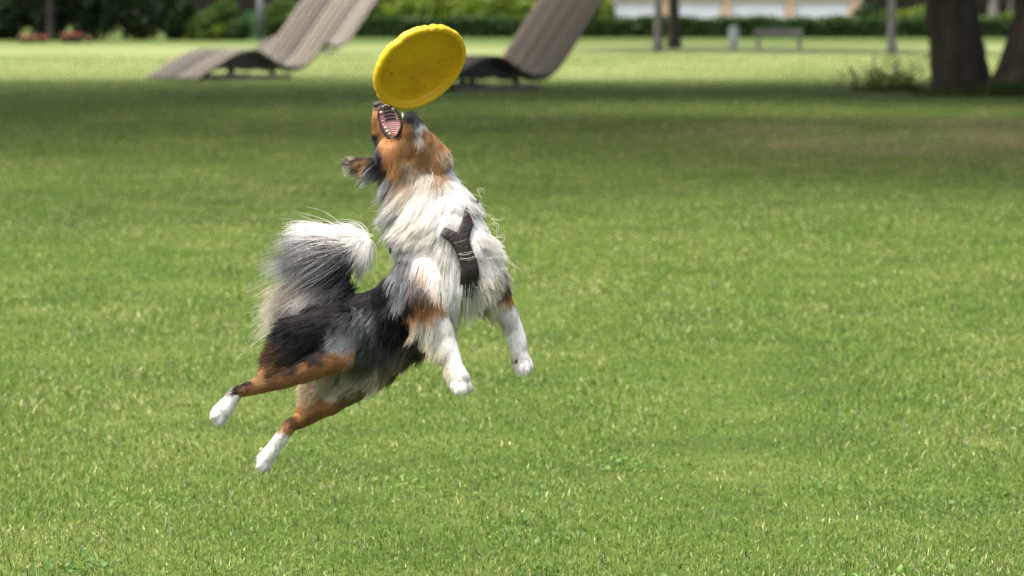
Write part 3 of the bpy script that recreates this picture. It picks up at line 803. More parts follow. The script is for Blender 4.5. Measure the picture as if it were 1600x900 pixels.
# coat markings: group, px, py, flow x, flow y (down), hair length px, root colour, tip colour, waviness, lift
GD = [
 # head
 ('H', 586, 184, -.1, 1, 4, 't', 't', 0, .1), ('H', 583, 172, 0, 1, 3, 't', 't', 0, .1), ('H', 587, 163, 0, 1, 2.5, 'g', 'g', 0, .1), ('H', 597, 160, 0, 1, 2.5, 'd', 'd', 0, .1), ('H', 622, 172, .2, 1, 3, 't', 't', 0, .1),
 ('H', 592, 200, 0, 1, 5, 't', 't', 0, .15), ('H', 600, 214, .1, 1, 6, 't', 'l', 0, .15), ('H', 589, 212, -.1, 1, 6, 'd', 'd', 0, .2), ('H', 588, 222, -.3, 1, 9, 'k', 'g', .2, .25), ('H', 591, 232, -.4, 1, 12, 'd', 'g', .2, .25), ('H', 590, 248, -.5, .8, 16, 'k', 'k', .2, .2), ('H', 597, 262, -.6, .8, 22, 'k', 'g', .3, .2),
 ('H', 604, 228, 0, 1, 7, 'l', 't', 0, .15), ('H', 618, 232, 0, 1, 9, 't', 't', .1, .15), ('H', 640, 228, .05, 1, 7, 'b', 't', 0, .15), ('H', 606, 248, -.1, 1, 12, 't', 't', .2, .2), ('H', 625, 255, -.2, 1, 16, 't', 'l', .3, .2),
 ('H', 612, 268, -.4, .9, 24, 't', 'l', .4, .2), ('H', 640, 182, .1, 1, 3.5, 'd', 'd', 0, .1), ('H', 634, 194, 0, 1, 4, 'b', 't', 0, .1), ('H', 654, 198, .1, 1, 6, 's', 'w', 0, .15), ('H', 668, 212, .3, 1, 9, 't', 'l', .1, .2), ('H', 650, 188, .1, 1, 4, 'd', 'g', 0, .15), ('H', 648, 202, .1, 1, 6, 'g', 's', 0, .15), ('H', 642, 202, .1, 1, 5, 't', 'b', 0, .15), ('H', 653, 214, .15, 1, 8, 's', 'c', .1, .15),
 ('H', 634, 208, 0, 1, 5, 't', 'b', 0, .1), ('H', 632, 220, 0, 1, 6, 'b', 't', 0, .1), ('H', 660, 206, .2, 1, 6, 'b', 't', 0, .15), ('H', 664, 222, .2, 1, 10, 't', 'l', .2, .2), ('H', 682, 224, .6, .8, 16, 'l', 'l', .4, .35), ('H', 694, 238, .6, .8, 18, 'l', 'c', .4, .35),
 ('H', 655, 240, 0, 1, 14, 't', 'l', .3, .2), ('H', 675, 245, .2, 1, 16, 't', 'l', .4, .25), ('H', 645, 258, -.2, 1, 20, 't', 'c', .5, .25), ('H', 690, 258, .2, 1, 22, 'l', 't', .5, .3),
 # neck ruff
 ('T', 705, 268, .5, .85, 24, 's', 'w', .4, .3), ('T', 660, 275, -.3, .9, 36, 'c', 'w', .7, .3), ('T', 685, 272, .1, 1, 26, 'l', 'c', .5, .25), ('T', 635, 278, -.55, .8, 40, 'l', 'c', .7, .25), ('T', 612, 280, -.7, .7, 40, 'd', 's', .5, .25),
 ('T', 595, 284, -.8, .6, 42, 'd', 's', .5, .2), ('T', 640, 296, -.75, .6, 50, 'c', 'w', .8, .3), ('T', 615, 305, -.9, .42, 50, 'g', 's', .6, .25), ('T', 670, 300, -.55, .75, 46, 'w', 'w', .7, .3), ('T', 700, 300, .1, .9, 34, 'w', 'w', .6, .3),
 ('T', 722, 300, .75, .5, 26, 'w', 'w', .6, .4), ('T', 730, 318, .7, .6, 24, 'w', 'w', .6, .35), ('T', 690, 322, -.5, .7, 44, 'w', 'w', .6, .3), ('T', 655, 325, -.8, .5, 52, 'c', 'w', .8, .3), ('T', 625, 330, -.93, .35, 52, 'g', 's', .6, .25),
 ('T', 700, 345, -.55, .7, 34, 'w', 'w', .5, .25), ('T', 665, 350, -.8, .55, 46, 'c', 'w', .8, .3), ('T', 635, 358, -.8, .6, 44, 'g', 's', .7, .25), ('T', 720, 345, .1, 1, 24, 'w', 'w', .4, .2),
 # chest
 ('T', 650, 375, -.6, .8, 36, 'g', 's', .6, .25), ('T', 670, 372, -.5, .85, 34, 'w', 'w', .5, .25), ('T', 690, 385, -.25, 1, 40, 'w', 'w', .5, .3), ('T', 700, 415, -.1, 1, 46, 'w', 'w', .7, .3), ('T', 680, 425, -.15, 1, 44, 'w', 'c', .8, .3),
 ('T', 708, 445, 0, 1, 44, 'w', 'w', .7, .3), ('T', 635, 395, -.15, 1, 30, 'd', 'g', .4, .2), ('T', 628, 420, -.05, 1, 34, 'g', 's', .5, .2), ('T', 648, 392, -.1, 1, 28, 'g', 's', .4, .2), ('T', 666, 398, -.1, 1, 34, 'w', 'w', .4, .2),
 ('T', 645, 425, -.05, 1, 32, 'g', 'g', .5, .2), ('T', 662, 440, -.05, 1, 36, 'c', 'w', .7, .25), ('T', 640, 450, -.05, 1, 34, 'g', 'b', .5, .2), ('T', 625, 455, -.2, 1, 34, 'd', 's', .5, .2),
 ('T', 750, 345, .7, .6, 24, 'w', 'w', .7, .35), ('T', 762, 375, .85, .4, 32, 'w', 'w', 1.0, .4), ('T', 770, 405, .8, .5, 34, 'w', 'c', 1.2, .4), ('T', 760, 430, .4, .9, 42, 'w', 'c', 1.0, .35), ('T', 745, 400, .3, 1, 40, 'w', 'w', .7, .3),
 ('T', 740, 450, .1, 1, 40, 'w', 'w', .6, .25), ('T', 735, 475, -.15, 1, 52, 'w', 'c', .4, .3), ('T', 715, 490, -.25, 1, 52, 'c', 'c', .4, .3), ('T', 755, 465, 0, 1, 44, 'w', 'c', .6, .3), ('T', 700, 505, -.3, .9, 46, 'c', 'o', .4, .3),
 # back, flank, belly
 ('T', 612, 448, -.5, .8, 16, 'k', 'k', .2, .15), ('T', 590, 458, -.7, .6, 16, 'k', 'k', .2, .2), ('T', 570, 468, -.75, .5, 16, 'k', 'd', .2, .2), ('T', 625, 478, -.3, .9, 22, 'k', 'k', .2, .15), ('T', 600, 485, -.5, .8, 22, 'k', 'd', .3, .15),
 ('T', 640, 500, -.4, .9, 26, 'k', 'k', .3, .15), ('T', 618, 512, -.45, .9, 26, 'k', 'd', .3, .2), ('T', 578, 492, -.6, .7, 24, 'd', 's', .4, .2), ('T', 560, 502, -.75, .6, 26, 'd', 's', .4, .2), ('T', 588, 515, -.5, .85, 30, 'd', 'g', .4, .2),
 ('T', 565, 525, -.6, .75, 30, 'g', 's', .4, .2), ('T', 605, 535, -.4, .9, 36, 'b', 'g', .4, .25), ('T', 640, 530, -.5, .85, 36, 'd', 'o', .4, .25), ('T', 660, 525, -.5, .85, 38, 'o', 'd', .4, .25), ('T', 580, 550, -.45, .9, 36, 'g', 'o', .4, .25),
 ('T', 620, 555, -.5, .85, 40, 'o', 'o', .4, .3), ('T', 595, 570, -.5, .85, 38, 'o', 'c', .4, .3), ('T', 565, 560, -.6, .75, 34, 's', 'o', .4, .25), ('T', 680, 520, -.4, .9, 40, 'd', 'o', .4, .25), ('T', 545, 470, -.7, .5, 20, 'k', 'k', .2, .2),
 ('T', 520, 485, -.9, .35, 26, 'k', 'k', .3, .2), ('T', 535, 505, -.85, .4, 26, 'k', 'd', .3, .2), ('T', 490, 505, -1, .2, 32, 'k', 'k', .3, .2),
 # ear
 ('E', 600, 255, -.8, .5, 14, 'k', 'd', .3, .2), ('E', 580, 250, -1, .15, 10, 'd', 'k', .2, .2), ('E', 575, 258, -.9, .4, 16, 'b', 'l', .4, .25), ('E', 566, 252, -1, .05, 10, 'd', 'b', .3, .2), ('E', 553, 250, -1, -.05, 9, 'd', 'c', .4, .25), ('E', 547, 252, -.85, .4, 12, 'k', 'b', .4, .3), ('E', 556, 258, -.8, .6, 16, 'b', 'c', .5, .3), ('E', 566, 265, -.75, .7, 26, 'd', 's', .6, .3), ('E', 588, 270, -.7, .75, 40, 'g', 's', .6, .25), ('E', 592, 258, -.8, .5, 14, 'k', 'd', .3, .2), ('E', 640, 266, .2, .8, 18, 'k', 'g', .3, .2),
 # tail
 ('A', 540, 480, -.8, .3, 28, 'k', 'k', .3, .2), ('A', 520, 470, -1, .35, 40, 'k', 'd', .3, .2), ('A', 522, 455, -1, .40, 72, 'k', 'w', .5, .3), ('A', 535, 455, -.9, .4, 60, 'k', 'g', .3, .2), ('A', 522, 438, -1, .31, 128, 'k', 'w', .5, .3), ('A', 540, 434, -.9, .5, 66, 'k', 'g', .3, .2),
 ('A', 526, 420, -1, .22, 150, 'k', 'c', .5, .3), ('A', 543, 418, -.8, .7, 56, 'k', 'g', .4, .2), ('A', 534, 404, -1, .10, 150, 'k', 's', .5, .3), ('A', 552, 402, -.3, 1, 56, 'd', 'g', .4, .2), ('A', 543, 391, -1, -.08, 142, 'd', 'g', .4, .3), ('A', 552, 384, -1, -.22, 128, 'd', 's', .35, .25), ('A', 562, 390, -.5, .7, 44, 'd', 's', .35, .2),
 ('A', 558, 376, -.98, -.42, 112, 'w', 'w', .3, .15), ('A', 565, 371, -.98, -.42, 108, 'w', 'w', .3, .12), ('A', 573, 371, -.98, -.32, 100, 'w', 'w', .3, .12), ('A', 569, 380, -.6, .7, 46, 'w', 's', .4, .2), ('A', 575, 379, .02, 1, 60, 'w', 's', .3, .15),
 # near hind leg
 ('RH', 505, 500, -.95, .3, 30, 'k', 'k', .3, .2), ('RH', 470, 505, -1, .12, 34, 'k', 'k', .3, .2), ('RH', 445, 520, -1, .1, 30, 'k', 'k', .3, .2), ('RH', 470, 535, -1, .2, 26, 'k', 'd', .3, .15), ('RH', 505, 535, -.85, .45, 22, 'k', 'd', .3, .15), ('RH', 495, 558, -.8, .45, 22, 'k', 'd', .3, .15), ('RH', 440, 550, -1, .3, 30, 'd', 'b', .4, .2),
 ('RH', 538, 535, -.75, .6, 16, 'g', 's', .3, .15), ('RH', 540, 552, -.8, .5, 9, 't', 't', .1, .12), ('RH', 520, 572, -.9, .35, 9, 't', 't', .1, .12), ('RH', 490, 578, -.9, .35, 9, 't', 't', .1, .12), ('RH', 460, 572, -.9, .35, 13, 'b', 'd', .2, .15), ('RH', 440, 578, -.95, .25, 22, 't', 'b', .2, .18), ('RH', 460, 596, -.95, .25, 8, 't', 't', .1, .12), ('RH', 425, 604, -.95, .25, 7, 't', 't', .1, .12),
 ('RH', 415, 588, -1, .2, 16, 't', 'l', .2, .18), ('RH', 395, 614, -.9, .3, 5, 't', 't', 0, .1), ('RH', 392, 597, -1, .2, 12, 'k', 'k', .2, .2), ('RH', 372, 604, -1, .3, 12, 'k', 'k', .2, .2), ('RH', 380, 615, -.8, .5, 5, 't', 't', 0, .1), ('RH', 368, 618, -.7, .7, 5, 'w', 'w', 0, .1), ('RH', 358, 632, -.6, .8, 5, 'w', 'w', 0, .1), ('RH', 345, 648, -.6, .8, 2.6, 'w', 'w', 0, .1),
 # far hind leg
 ('LH', 575, 585, -.7, .6, 28, 'o', 'c', .4, .2), ('LH', 585, 605, -.8, .5, 12, 't', 'b', .1, .12), ('LH', 550, 600, -.8, .5, 28, 'o', 'c', .4, .2), ('LH', 520, 605, -.9, .4, 26, 'c', 'c', .4, .2), ('LH', 500, 612, -.95, .3, 18, 'l', 'c', .3, .2), ('LH', 550, 625, -.85, .5, 9, 't', 'b', .1, .12), ('LH', 510, 632, -.85, .5, 8, 't', 't', .1, .12), ('LH', 515, 650, -.85, .5, 7, 'b', 't', .1, .12),
 ('LH', 470, 650, -.85, .5, 6, 't', 't', 0, .1), ('LH', 455, 657, -.8, .4, 5, 'b', 'b', 0, .15), ('LH', 460, 668, -.7, .6, 5, 't', 'b', 0, .1), ('LH', 450, 671, -.7, .7, 5, 't', 't', 0, .1), ('LH', 442, 680, -.6, .8, 5, 'w', 'w', 0, .1), ('LH', 425, 705, -.6, .8, 5, 'w', 'w', 0, .1), ('LH', 412, 722, -.5, .9, 2.6, 'w', 'w', 0, .1),
 # near foreleg
 ('RF', 645, 410, -.1, 1, 32, 'g', 's', .5, .2), ('RF', 668, 400, -.1, 1, 34, 'w', 'w', .4, .2), ('RF', 652, 392, -.1, 1, 30, 'g', 's', .4, .2), ('RF', 659, 412, -.1, 1, 20, 'l', 'c', .4, .2), ('RF', 690, 410, -.1, 1, 44, 'w', 'w', .7, .3), ('RF', 635, 440, -.1, 1, 32, 'g', 'g', .5, .2), ('RF', 655, 450, 0, 1, 30, 'g', 'b', .5, .2), ('RF', 690, 440, 0, 1, 40, 'w', 'c', .7, .25), ('RF', 640, 472, -.1, 1, 22, 'b', 'd', .3, .2), ('RF', 665, 472, 0, 1, 18, 'b', 't', .3, .2),
 ('RF', 690, 470, .1, 1, 16, 't', 'l', .2, .2), ('RF', 645, 490, -.2, 1, 16, 't', 'l', .3, .2), ('RF', 665, 488, 0, 1, 10, 't', 'l', .2, .15), ('RF', 690, 488, .2, 1, 9, 'w', 'w', .1, .15), ('RF', 655, 503, -.6, .7, 40, 'w', 'c', .8, .25), ('RF', 672, 505, -.2, 1, 24, 'w', 'w', .4, .2), ('RF', 676, 522, -.5, .85, 36, 'w', 'c', .8, .25), ('RF', 685, 545, -.45, .9, 20, 'w', 'c', .6, .2),
 ('RF', 700, 520, .1, 1, 7, 'w', 'w', .1, .12), ('RF', 715, 530, .2, 1, 6, 'w', 'w', 0, .12), ('RF', 706, 560, .1, 1, 6, 'w', 'w', 0, .12), ('RF', 716, 590, .15, 1, 5, 'w', 'w', 0, .12), ('RF', 697, 572, -.3, .9, 12, 'w', 'c', .4, .2), ('RF', 722, 605, .1, 1, 2.4, 'w', 'w', 0, .12),
 # far foreleg
 ('LF', 765, 420, .5, .85, 40, 'w', 'c', 1.1, .35), ('LF', 778, 440, .4, .9, 26, 'c', 'b', .6, .25), ('LF', 772, 458, .2, 1, 22, 'b', 't', .4, .2), ('LF', 788, 458, .4, .9, 10, 't', 't', .2, .15), ('LF', 790, 470, .3, 1, 8, 't', 'l', .1, .15), ('LF', 775, 475, 0, 1, 22, 'w', 'c', .6, .25), ('LF', 795, 485, .3, 1, 7, 'w', 'w', .1, .15), ('LF', 785, 495, -.1, 1, 12, 'w', 'c', .3, .2),
 ('LF', 805, 510, .25, 1, 6, 'w', 'w', 0, .12), ('LF', 798, 530, -.2, 1, 9, 'w', 'w', .3, .15), ('LF', 815, 540, .1, 1, 6, 'w', 'w', 0, .12), ('LF', 818, 570, .1, 1, 2.6, 'w', 'w', 0, .12), ('LF', 800, 556, -.3, .9, 8, 'w', 'c', .3, .2),
]
gG = np.array([g[0] for g in GD]); gP = np.array([(g[1], g[2]) for g in GD], float)
gN = np.array([g[3:6] for g in GD], float); gR = np.array([K[g[6]] for g in GD]); gT = np.array([K[g[7]] for g in GD]); gW = np.array([(g[8], g[9]) for g in GD], float)
AFF = {('T', 'RF'): 14, ('T', 'LF'): 14, ('T', 'H'): 10, ('H', 'E'): 30, ('T', 'E'): 14, ('T', 'A'): 60, ('T', 'RH'): 14, ('T', 'LH'): 22}
def lookup(V, grp, jit):
    """coat values at points V; jit = px offsets that ruffle the borders of the markings"""
    q = to_px(V) + jit
    out = [np.zeros((len(V), 3)), np.zeros((len(V), 3)), np.zeros((len(V), 3)), np.zeros((len(V), 2))]
    for g in np.unique(grp):
        s = np.where(grp == g)[0]
        pen = np.array([0 if h == g else AFF.get((g, h), AFF.get((h, g), 400)) for h in gG])
        for i in range(0, len(s), 20000):
            k = s[i:i + 20000]
            d = np.linalg.norm(q[k][:, None] - gP[None], axis=2) + pen[None]
            wc = 1 / (d + 1.0) ** 6; wc /= wc.sum(1)[:, None]
            wf = 1 / (d + 3.0) ** 3; wf /= wf.sum(1)[:, None]
            out[0][k] = wf @ gN; out[1][k] = wc @ gR; out[2][k] = wc @ gT; out[3][k] = wf @ gW
    return out

def groups_of(V):
    g = np.empty(len(V), dtype=BG.dtype)
    for i in range(0, len(V), 8000):
        d = np.linalg.norm(V[i:i + 8000, None] - BC[None], axis=2) - BR[None]
        g[i:i + 8000] = BG[d.argmin(1)]
    return g

def n3(V, f, seed=0):
    r = np.random.default_rng(seed); out = np.zeros(len(V))
    for k in range(6):
        d = r.normal(0, 1, 3); out += np.sin(V @ d * f + r.uniform(0, 6.28))
    return out / 2.2

nv = len(BODY.vertices)
bv = np.empty(nv * 3, np.float32); BODY.vertices.foreach_get('co', bv); bv = bv.reshape(-1, 3).astype(float)
vg = groups_of(bv)
vo = lookup(bv, vg, np.zeros((nv, 2)))
at = BODY.attributes.new('col', 'FLOAT_COLOR', 'POINT'); c4 = np.ones((nv, 4), np.float32); c4[:, :3] = vo[1]; at.data.foreach_set('color', c4.ravel())
m, nt, b = newmat('dog_undercoat')
a = nt.nodes.new('ShaderNodeAttribute'); a.attribute_name = 'col'
nt.links.new(a.outputs['Color'], b.inputs['Base Color']); b.inputs['Roughness'].default_value = .9; b.inputs['Specular IOR Level'].default_value = .1
M['coat'] = m

dog = empty('dog', (0, 0, 0))
tag(dog, 'leaping merle shepherd dog with tan and white fur, open mouth below the disc', 'dog')
child('body', BODY, M['coat'], dog)
BVH = BVHTree.FromPolygons([Vector(v) for v in bv], [tuple(p.vertices) for p in BODY.polygons])

# ------------------------------------------------------------------ harness
M['leather'] = simple('dark_brown_leather', [(0.3, (0.010, 0.007, 0.006)), (0.7, (0.030, 0.019, 0.015))], 40, 0.5, 0.3, 160, spec=0.4)
M['ring'] = simple('dull_metal_ring', [(0.3, (0.25, 0.25, 0.25)), (0.7, (0.4, 0.4, 0.4))], 10, 0.35)
M['ring'].node_tree.nodes['Principled BSDF'].inputs['Metallic'].default_value = 1
harness = empty('harness'); harness.parent = dog
harness['label'] = 'dark brown leather chest harness'
STRAPS = [
 [(740, 310, 8.5), (737, 324, 9.5), (732, 345, 10), (727, 358, 10), (722, 372, 12), (722, 385, 13)],
 [(686, 358, 6.5), (693, 362, 7.5), (702, 367, 8.5), (711, 373, 10), (719, 382, 12), (724, 391, 12)],
 [(720, 376, 13), (724, 390, 13), (730, 404, 13), (734, 420, 14), (734, 436, 14.5), (732, 452, 14), (729, 466, 13)],
]
def strap(path, lift, arm=False):
    c = spline([p for p in path], 4)
    rows = []
    for i in range(len(c)):
        t = c[min(i + 1, len(c) - 1)][:2] - c[max(i - 1, 0)][:2]; t = t / np.linalg.norm(t); n = np.array((-t[1], t[0]))
        rows.append([c[i][:2] + n * c[i][2] * k for k in (-1, -.5, 0, .5, 1)])
    D = np.zeros((len(rows), 5))
    for i, r in enumerate(rows):
        for j, q in enumerate(r):
            d = ray(*q); hit = BVH.ray_cast(Vector((0, 0, CAM_H)), d.normalized())
            D[i, j] = (hit[0] - Vector((0, 0, CAM_H))).length / d.length if hit[0] else np.nan
    D = np.where(np.isnan(D), np.nanmax(D), D)
    for _ in range(6):
        E = D.copy(); E[1:-1] = (D[:-2] + 2 * D[1:-1] + D[2:]) / 4; D = E
        E = D.copy(); E[:, 1:-1] = (D[:, :-2] + 2 * D[:, 1:-1] + D[:, 2:]) / 4; D = E
    lf = np.full(len(rows), lift)
    if arm: lf = lift * np.clip(np.linspace(.35, 3.2, len(rows)), 0, 1)
    D -= lf[:, None]
    th = .004
    V = []; 
    for dz in (0, th):
        for i, r in enumerate(rows):
            for j, q in enumerate(r):
                V.append(tuple(Vector((0, 0, CAM_H)) + ray(*q) * (D[i, j] + dz + (.0016 if j in (0, 4) and dz == 0 else 0))))
    n = len(rows); F = []
    for s in (0, 1):
        o_ = s * n * 5
        for i in range(n - 1):
            for j in range(4):
                f = (o_ + i * 5 + j, o_ + i * 5 + j + 1, o_ + i * 5 + j + 6, o_ + i * 5 + j + 5); F.append(f if s == 0 else f[::-1])
    o_ = n * 5
    for i in range(n - 1):
        F.append((i * 5, i * 5 + 5, o_ + i * 5 + 5, o_ + i * 5)); F.append((i * 5 + 9, i * 5 + 4, o_ + i * 5 + 4, o_ + i * 5 + 9))
    for j in range(4):
        F.append((j + 1, j, o_ + j, o_ + j + 1)); k = (n - 1) * 5; F.append((k + j, k + j + 1, o_ + k + j + 1, o_ + k + j))
    me = bpy.data.meshes.new('strap'); me.from_pydata(V, [], F); me.update()
    for p in me.polygons: p.use_smooth = True
    return me
for k, s in enumerate(STRAPS):
    child('strap', strap(s, .017 + .0035 * (k == 2), k < 2), M['leather'], harness)
pr = P(612, 391, -.005)
child('back_ring', MB().tube([pr + Vector((-.004, 0, .006)), pr + Vector((-.002, -.004, -.004)), pr + Vector((.004, 0, -.008))], .004, 8).mesh('back_ring'), M['leather'], harness)

# ------------------------------------------------------------------ mouth, nose, eyes, pads
MR = [((597, 166), (608, 164)), ((592.5, 172), (616, 169)), ((592, 180), (622, 176)), ((595, 192), (626, 186)), ((600, 203), (626, 198)), ((605, 210), (624, 207)), ((611, 216), (618, 213))]
MV = [0, .13, .28, .5, .72, .87, 1]
def mouth_pt(u, v, push=0.0):
    i = min(int(np.searchsorted(MV, v, side='right')) - 1, len(MV) - 2); q = (v - MV[i]) / (MV[i + 1] - MV[i])
    L = np.array(MR[i][0]) * (1 - q) + np.array(MR[i + 1][0]) * q; Rr = np.array(MR[i][1]) * (1 - q) + np.array(MR[i + 1][1]) * q
    p = L * (1 - u) + Rr * u
    # bow the ridges so that they arch towards the nose
    p = p + np.array((-.0, -5.0)) * (4 * u * (1 - u) - .5) * (.5 if v < .1 or v > .9 else 1)
    return p
def mouth_depth(v): return -.0195 - .004 * (1 - v)
def build_mouth():
    nu, nvv = 15, 90
    V, col = [], []
    for i in range(nvv):
        v = i / (nvv - 1)
        for j in range(nu):
            u = j / (nu - 1); p = mouth_pt(u, v)
            ridge = .5 + .5 * math.sin(v * (9.5 if v < .55 else 17) * 2 * math.pi)
            d = mouth_depth(v) + .007 * (4 * u * (1 - u)) ** .7 - .0016 * ridge * (1 if .1 < u < .9 else 0)
            V.append(tuple(P(p[0], p[1], d)))
            pink = np.array((.60, .25, .25)); pale = np.array((.80, .50, .48)); blk = np.array((.02, .014, .016)); gum = np.array((.42, .13, .13))
            if v < .10: c = gum
            elif v < .56 and .27 < u < .80:
                c = blk if (math.sin(v * 9.5 * 2 * math.pi) < .35) else np.array((.24, .12, .12))
            elif v < .56: c = pink * .8 + gum * .2
            else: c = pale * ridge + pink * (1 - ridge)
            if u < .06 or u > .94: c = gum
            col.append(c)
    F = [(i * nu + j, i * nu + j + 1, (i + 1) * nu + j + 1, (i + 1) * nu + j) for i in range(nvv - 1) for j in range(nu - 1)]
    me = mesh_np('palate', V, F, np.array(col), True)
    m, nt, b = newmat('wet_mouth'); a = nt.nodes.new('ShaderNodeAttribute'); a.attribute_name = 'col'
    nt.links.new(a.outputs['Color'], b.inputs['Base Color']); b.inputs['Roughness'].default_value = .28; b.inputs['Subsurface Weight'].default_value = .15; b.inputs['Subsurface Radius'].default_value = (.004, .001, .001)
    child('palate', me, m, dog)
    M['lip'] = simple('dark_lips', [(0.3, (0.022, 0.019, 0.022)), (0.7, (0.06, 0.052, 0.056))], 60, 0.4)
    M['tooth'] = simple('teeth', [(0.3, (0.66, 0.61, 0.50)), (0.7, (0.80, 0.77, 0.69))], 80, 0.25, spec=.5)
    ring = []
    for v in np.linspace(0, 1, 22): ring.append(mouth_pt(0, v) + np.array((-1.2, 0)))
    for u in np.linspace(.15, .85, 4): ring.append(mouth_pt(u, 1) + np.array((0, 1.5)))
    for v in np.linspace(1, 0, 22): ring.append(mouth_pt(1, v) + np.array((1.0, 0)))
    vs = list(np.linspace(0, 1, 22)) + [1] * 4 + list(np.linspace(1, 0, 22))
    pts = [P(p[0], p[1], mouth_depth(v) - .002) for p, v in zip(ring, vs)]
    child('lip', MB().tube(pts, [.0017 + .0013 * v for v in vs], 8).mesh('lip'), M['lip'], dog)
    # teeth: (u, v, width px, length px)
    T = [(.12, .02, 1.5, 2.2), (.31, .01, 1.3, 1.8), (.49, .0, 1.3, 1.8), (.66, .005, 1.3, 1.8), (.86, .02, 1.5, 2.2), (.07, .19, 2.4, 6.2), (.95, .14, 2.6, 6.6), (.13, .36, 1.2, 1.6), (.12, .455, 1.4, 2.0), (.10, .555, 1.7, 2.6),
         (.12, .66, 2.5, 3.8), (.13, .77, 2.8, 3.4), (.17, .87, 2.6, 2.6), (.90, .30, 1.2, 1.6), (.88, .385, 1.5, 2.2), (.86, .47, 1.9, 3.0)]
    for (u, v, w, l) in T:
        p = mouth_pt(u, v)
        base = P(p[0], p[1], mouth_depth(v) + .002); inward = .35 if u < .5 else -.35
        tip = P(p[0] + inward * l + .3 * math.sin(v * 40), p[1] - .25 * l, mouth_depth(v) - l / PXM * 1.0)
        child('tooth', MB().tube([base, base.lerp(tip, .45), base.lerp(tip, .8), tip], [w / PXM * f for f in (.95, .9, .62, .2)], 8).mesh('tooth'), M['tooth'], dog)
    base = P(631, 186, -.075); tip = P(628.5, 176, -.078)
    child('tooth', MB().tube([base, base.lerp(tip, .5), tip], [.0032, .0026, .0006], 8).mesh('tooth'), M['tooth'], dog)
    # dark lip along the lower jaw
    lp = [P(*q) for q in ((616, 217, -.032), (622, 210, -.045), (627, 200, -.06), (630, 190, -.072), (634, 180, -.078), (640, 175, -.08))]
    child('lip', MB().tube(lp, [.0034, .0032, .003, .0028, .0026, .002], 8).mesh('lip'), M['lip'], dog)
    # nose pad with nostrils
    mb = MB().sphere(P(590, 163.5, .004), 7.5 / PXM, (1, 1.05, .72), 3)
    for v in mb.bm.verts: v.co += v.co.normalized() * 0
    nose = child('nose', mb.mesh('nose'), M['lip'], dog)
    for q in ((585.5, 164, -.004), (588.5, 161, -.004)):
        child('nostril', MB().sphere(P(*q), .0022, sub=2).mesh('nostril'), M['steel'], nose)
    me_, nt, b = newmat('wet_eye'); n, r = noise_ramp(nt, 120, [(.3, (.012, .007, .004)), (.7, (.03, .016, .008))]); nt.links.new(r.outputs[0], b.inputs['Base Color']); b.inputs['Roughness'].default_value = .08
    for q in ((588.5, 217, .012), (640, 218, .062)):
        child('eye', MB().sphere(P(*q), .0075, sub=3).mesh('eye'), me_, dog)
build_mouth()
M['pad'] = simple('pink_paw_pads', [(0.3, (0.46, 0.30, 0.25)), (0.7, (0.58, 0.42, 0.36))], 60, 0.7)
M['pad_dark'] = simple('dark_paw_pads', [(0.3, (0.05, 0.035, 0.03)), (0.7, (0.12, 0.08, 0.07))], 60, 0.7)
for (x, y, d, r, mt) in ((337.5, 637, -.074, 4.2, 'pad'), (335.5, 647, -.078, 3.8, 'pad'), (408, 703, .056, 3.6, 'pad'), (405.5, 714, .055, 3.8, 'pad'), (406, 723, .052, 3.2, 'pad'), (807, 565, .012, 3.6, 'pad_dark'), (707, 601, -.128, 3.4, 'pad_dark')):
    child('paw_pad', MB().sphere(P(x, y, d), r / PXM, (.8, 1, 1.15), 2).mesh('paw_pad'), M[mt], dog)

M['claw'] = simple('horn_claws', [(0.3, (0.10, 0.08, 0.065)), (0.7, (0.22, 0.18, 0.15))], 90, 0.4)
for g in ('RH', 'LH', 'RF', 'LF'):
    for ch in CH[g]:
        if len(ch) == 2:
            a_, b_ = P(*ch[0][:3]), P(*ch[1][:3]); d_ = (b_ - a_).normalized()
            s_ = b_ + d_ * (ch[1][3] / PXM * .7); e_ = s_ + d_ * .0065 + Vector((0, 0, -.003))
            child('claw', MB().tube([s_, s_.lerp(e_, .5) + Vector((0, 0, .0008)), e_], [.0022, .0016, .0003], 6).mesh('claw'), M['claw'], dog)

# ------------------------------------------------------------------ fur
def inpoly_straps(q):
    hit = np.zeros(len(q), bool)
    for s in STRAPS:
        c = spline(s, 4)
        d = np.linalg.norm(q[:, None] - c[None, :, :2], axis=2)
        k = d.argmin(1); hit |= (d[np.arange(len(q)), k] < c[k, 2] * .95) & (k > (2 if len(s) < 7 else -1))
    return hit

BODY.calc_loop_triangles()
nt_ = len(BODY.loop_triangles)
tri = np.empty(nt_ * 3, np.int32); BODY.loop_triangles.foreach_get('vertices', tri); tri = tri.reshape(-1, 3)
vn = np.empty(nv * 3, np.float32); BODY.vertices.foreach_get('normal', vn); vn = vn.reshape(-1, 3).astype(float)
A_, B_, C_ = bv[tri[:, 0]], bv[tri[:, 1]], bv[tri[:, 2]]
area = np.linalg.norm(np.cross(B_ - A_, C_ - A_), axis=1) / 2
triL = vo[0][tri[:, 0], 2]
NSEG = 8
def curves_object(name, pts, rad, col, mat):
    """pts (n, NSEG, 3), rad (n, NSEG), col (n, NSEG, 3)"""
    n = len(pts)
    cu = bpy.data.hair_curves.new(name)
    cu.add_curves([NSEG] * n)
    cu.attributes['position'].data.foreach_set('vector', pts.astype(np.float32).ravel())
    ra = cu.attributes.get('radius') or cu.attributes.new('radius', 'FLOAT', 'POINT')
    ra.data.foreach_set('value', rad.astype(np.float32).ravel())
    ca = cu.attributes.new('col', 'FLOAT_COLOR', 'POINT')
    cc = np.ones((n, NSEG, 4), np.float32); cc[..., :3] = col
    ca.data.foreach_set('color', cc.ravel())
    cu.materials.append(mat)
    o = bpy.data.objects.new(name, cu); C.objects.link(o); o.parent = dog
    return o
m, nt, b = newmat('dog_fur')
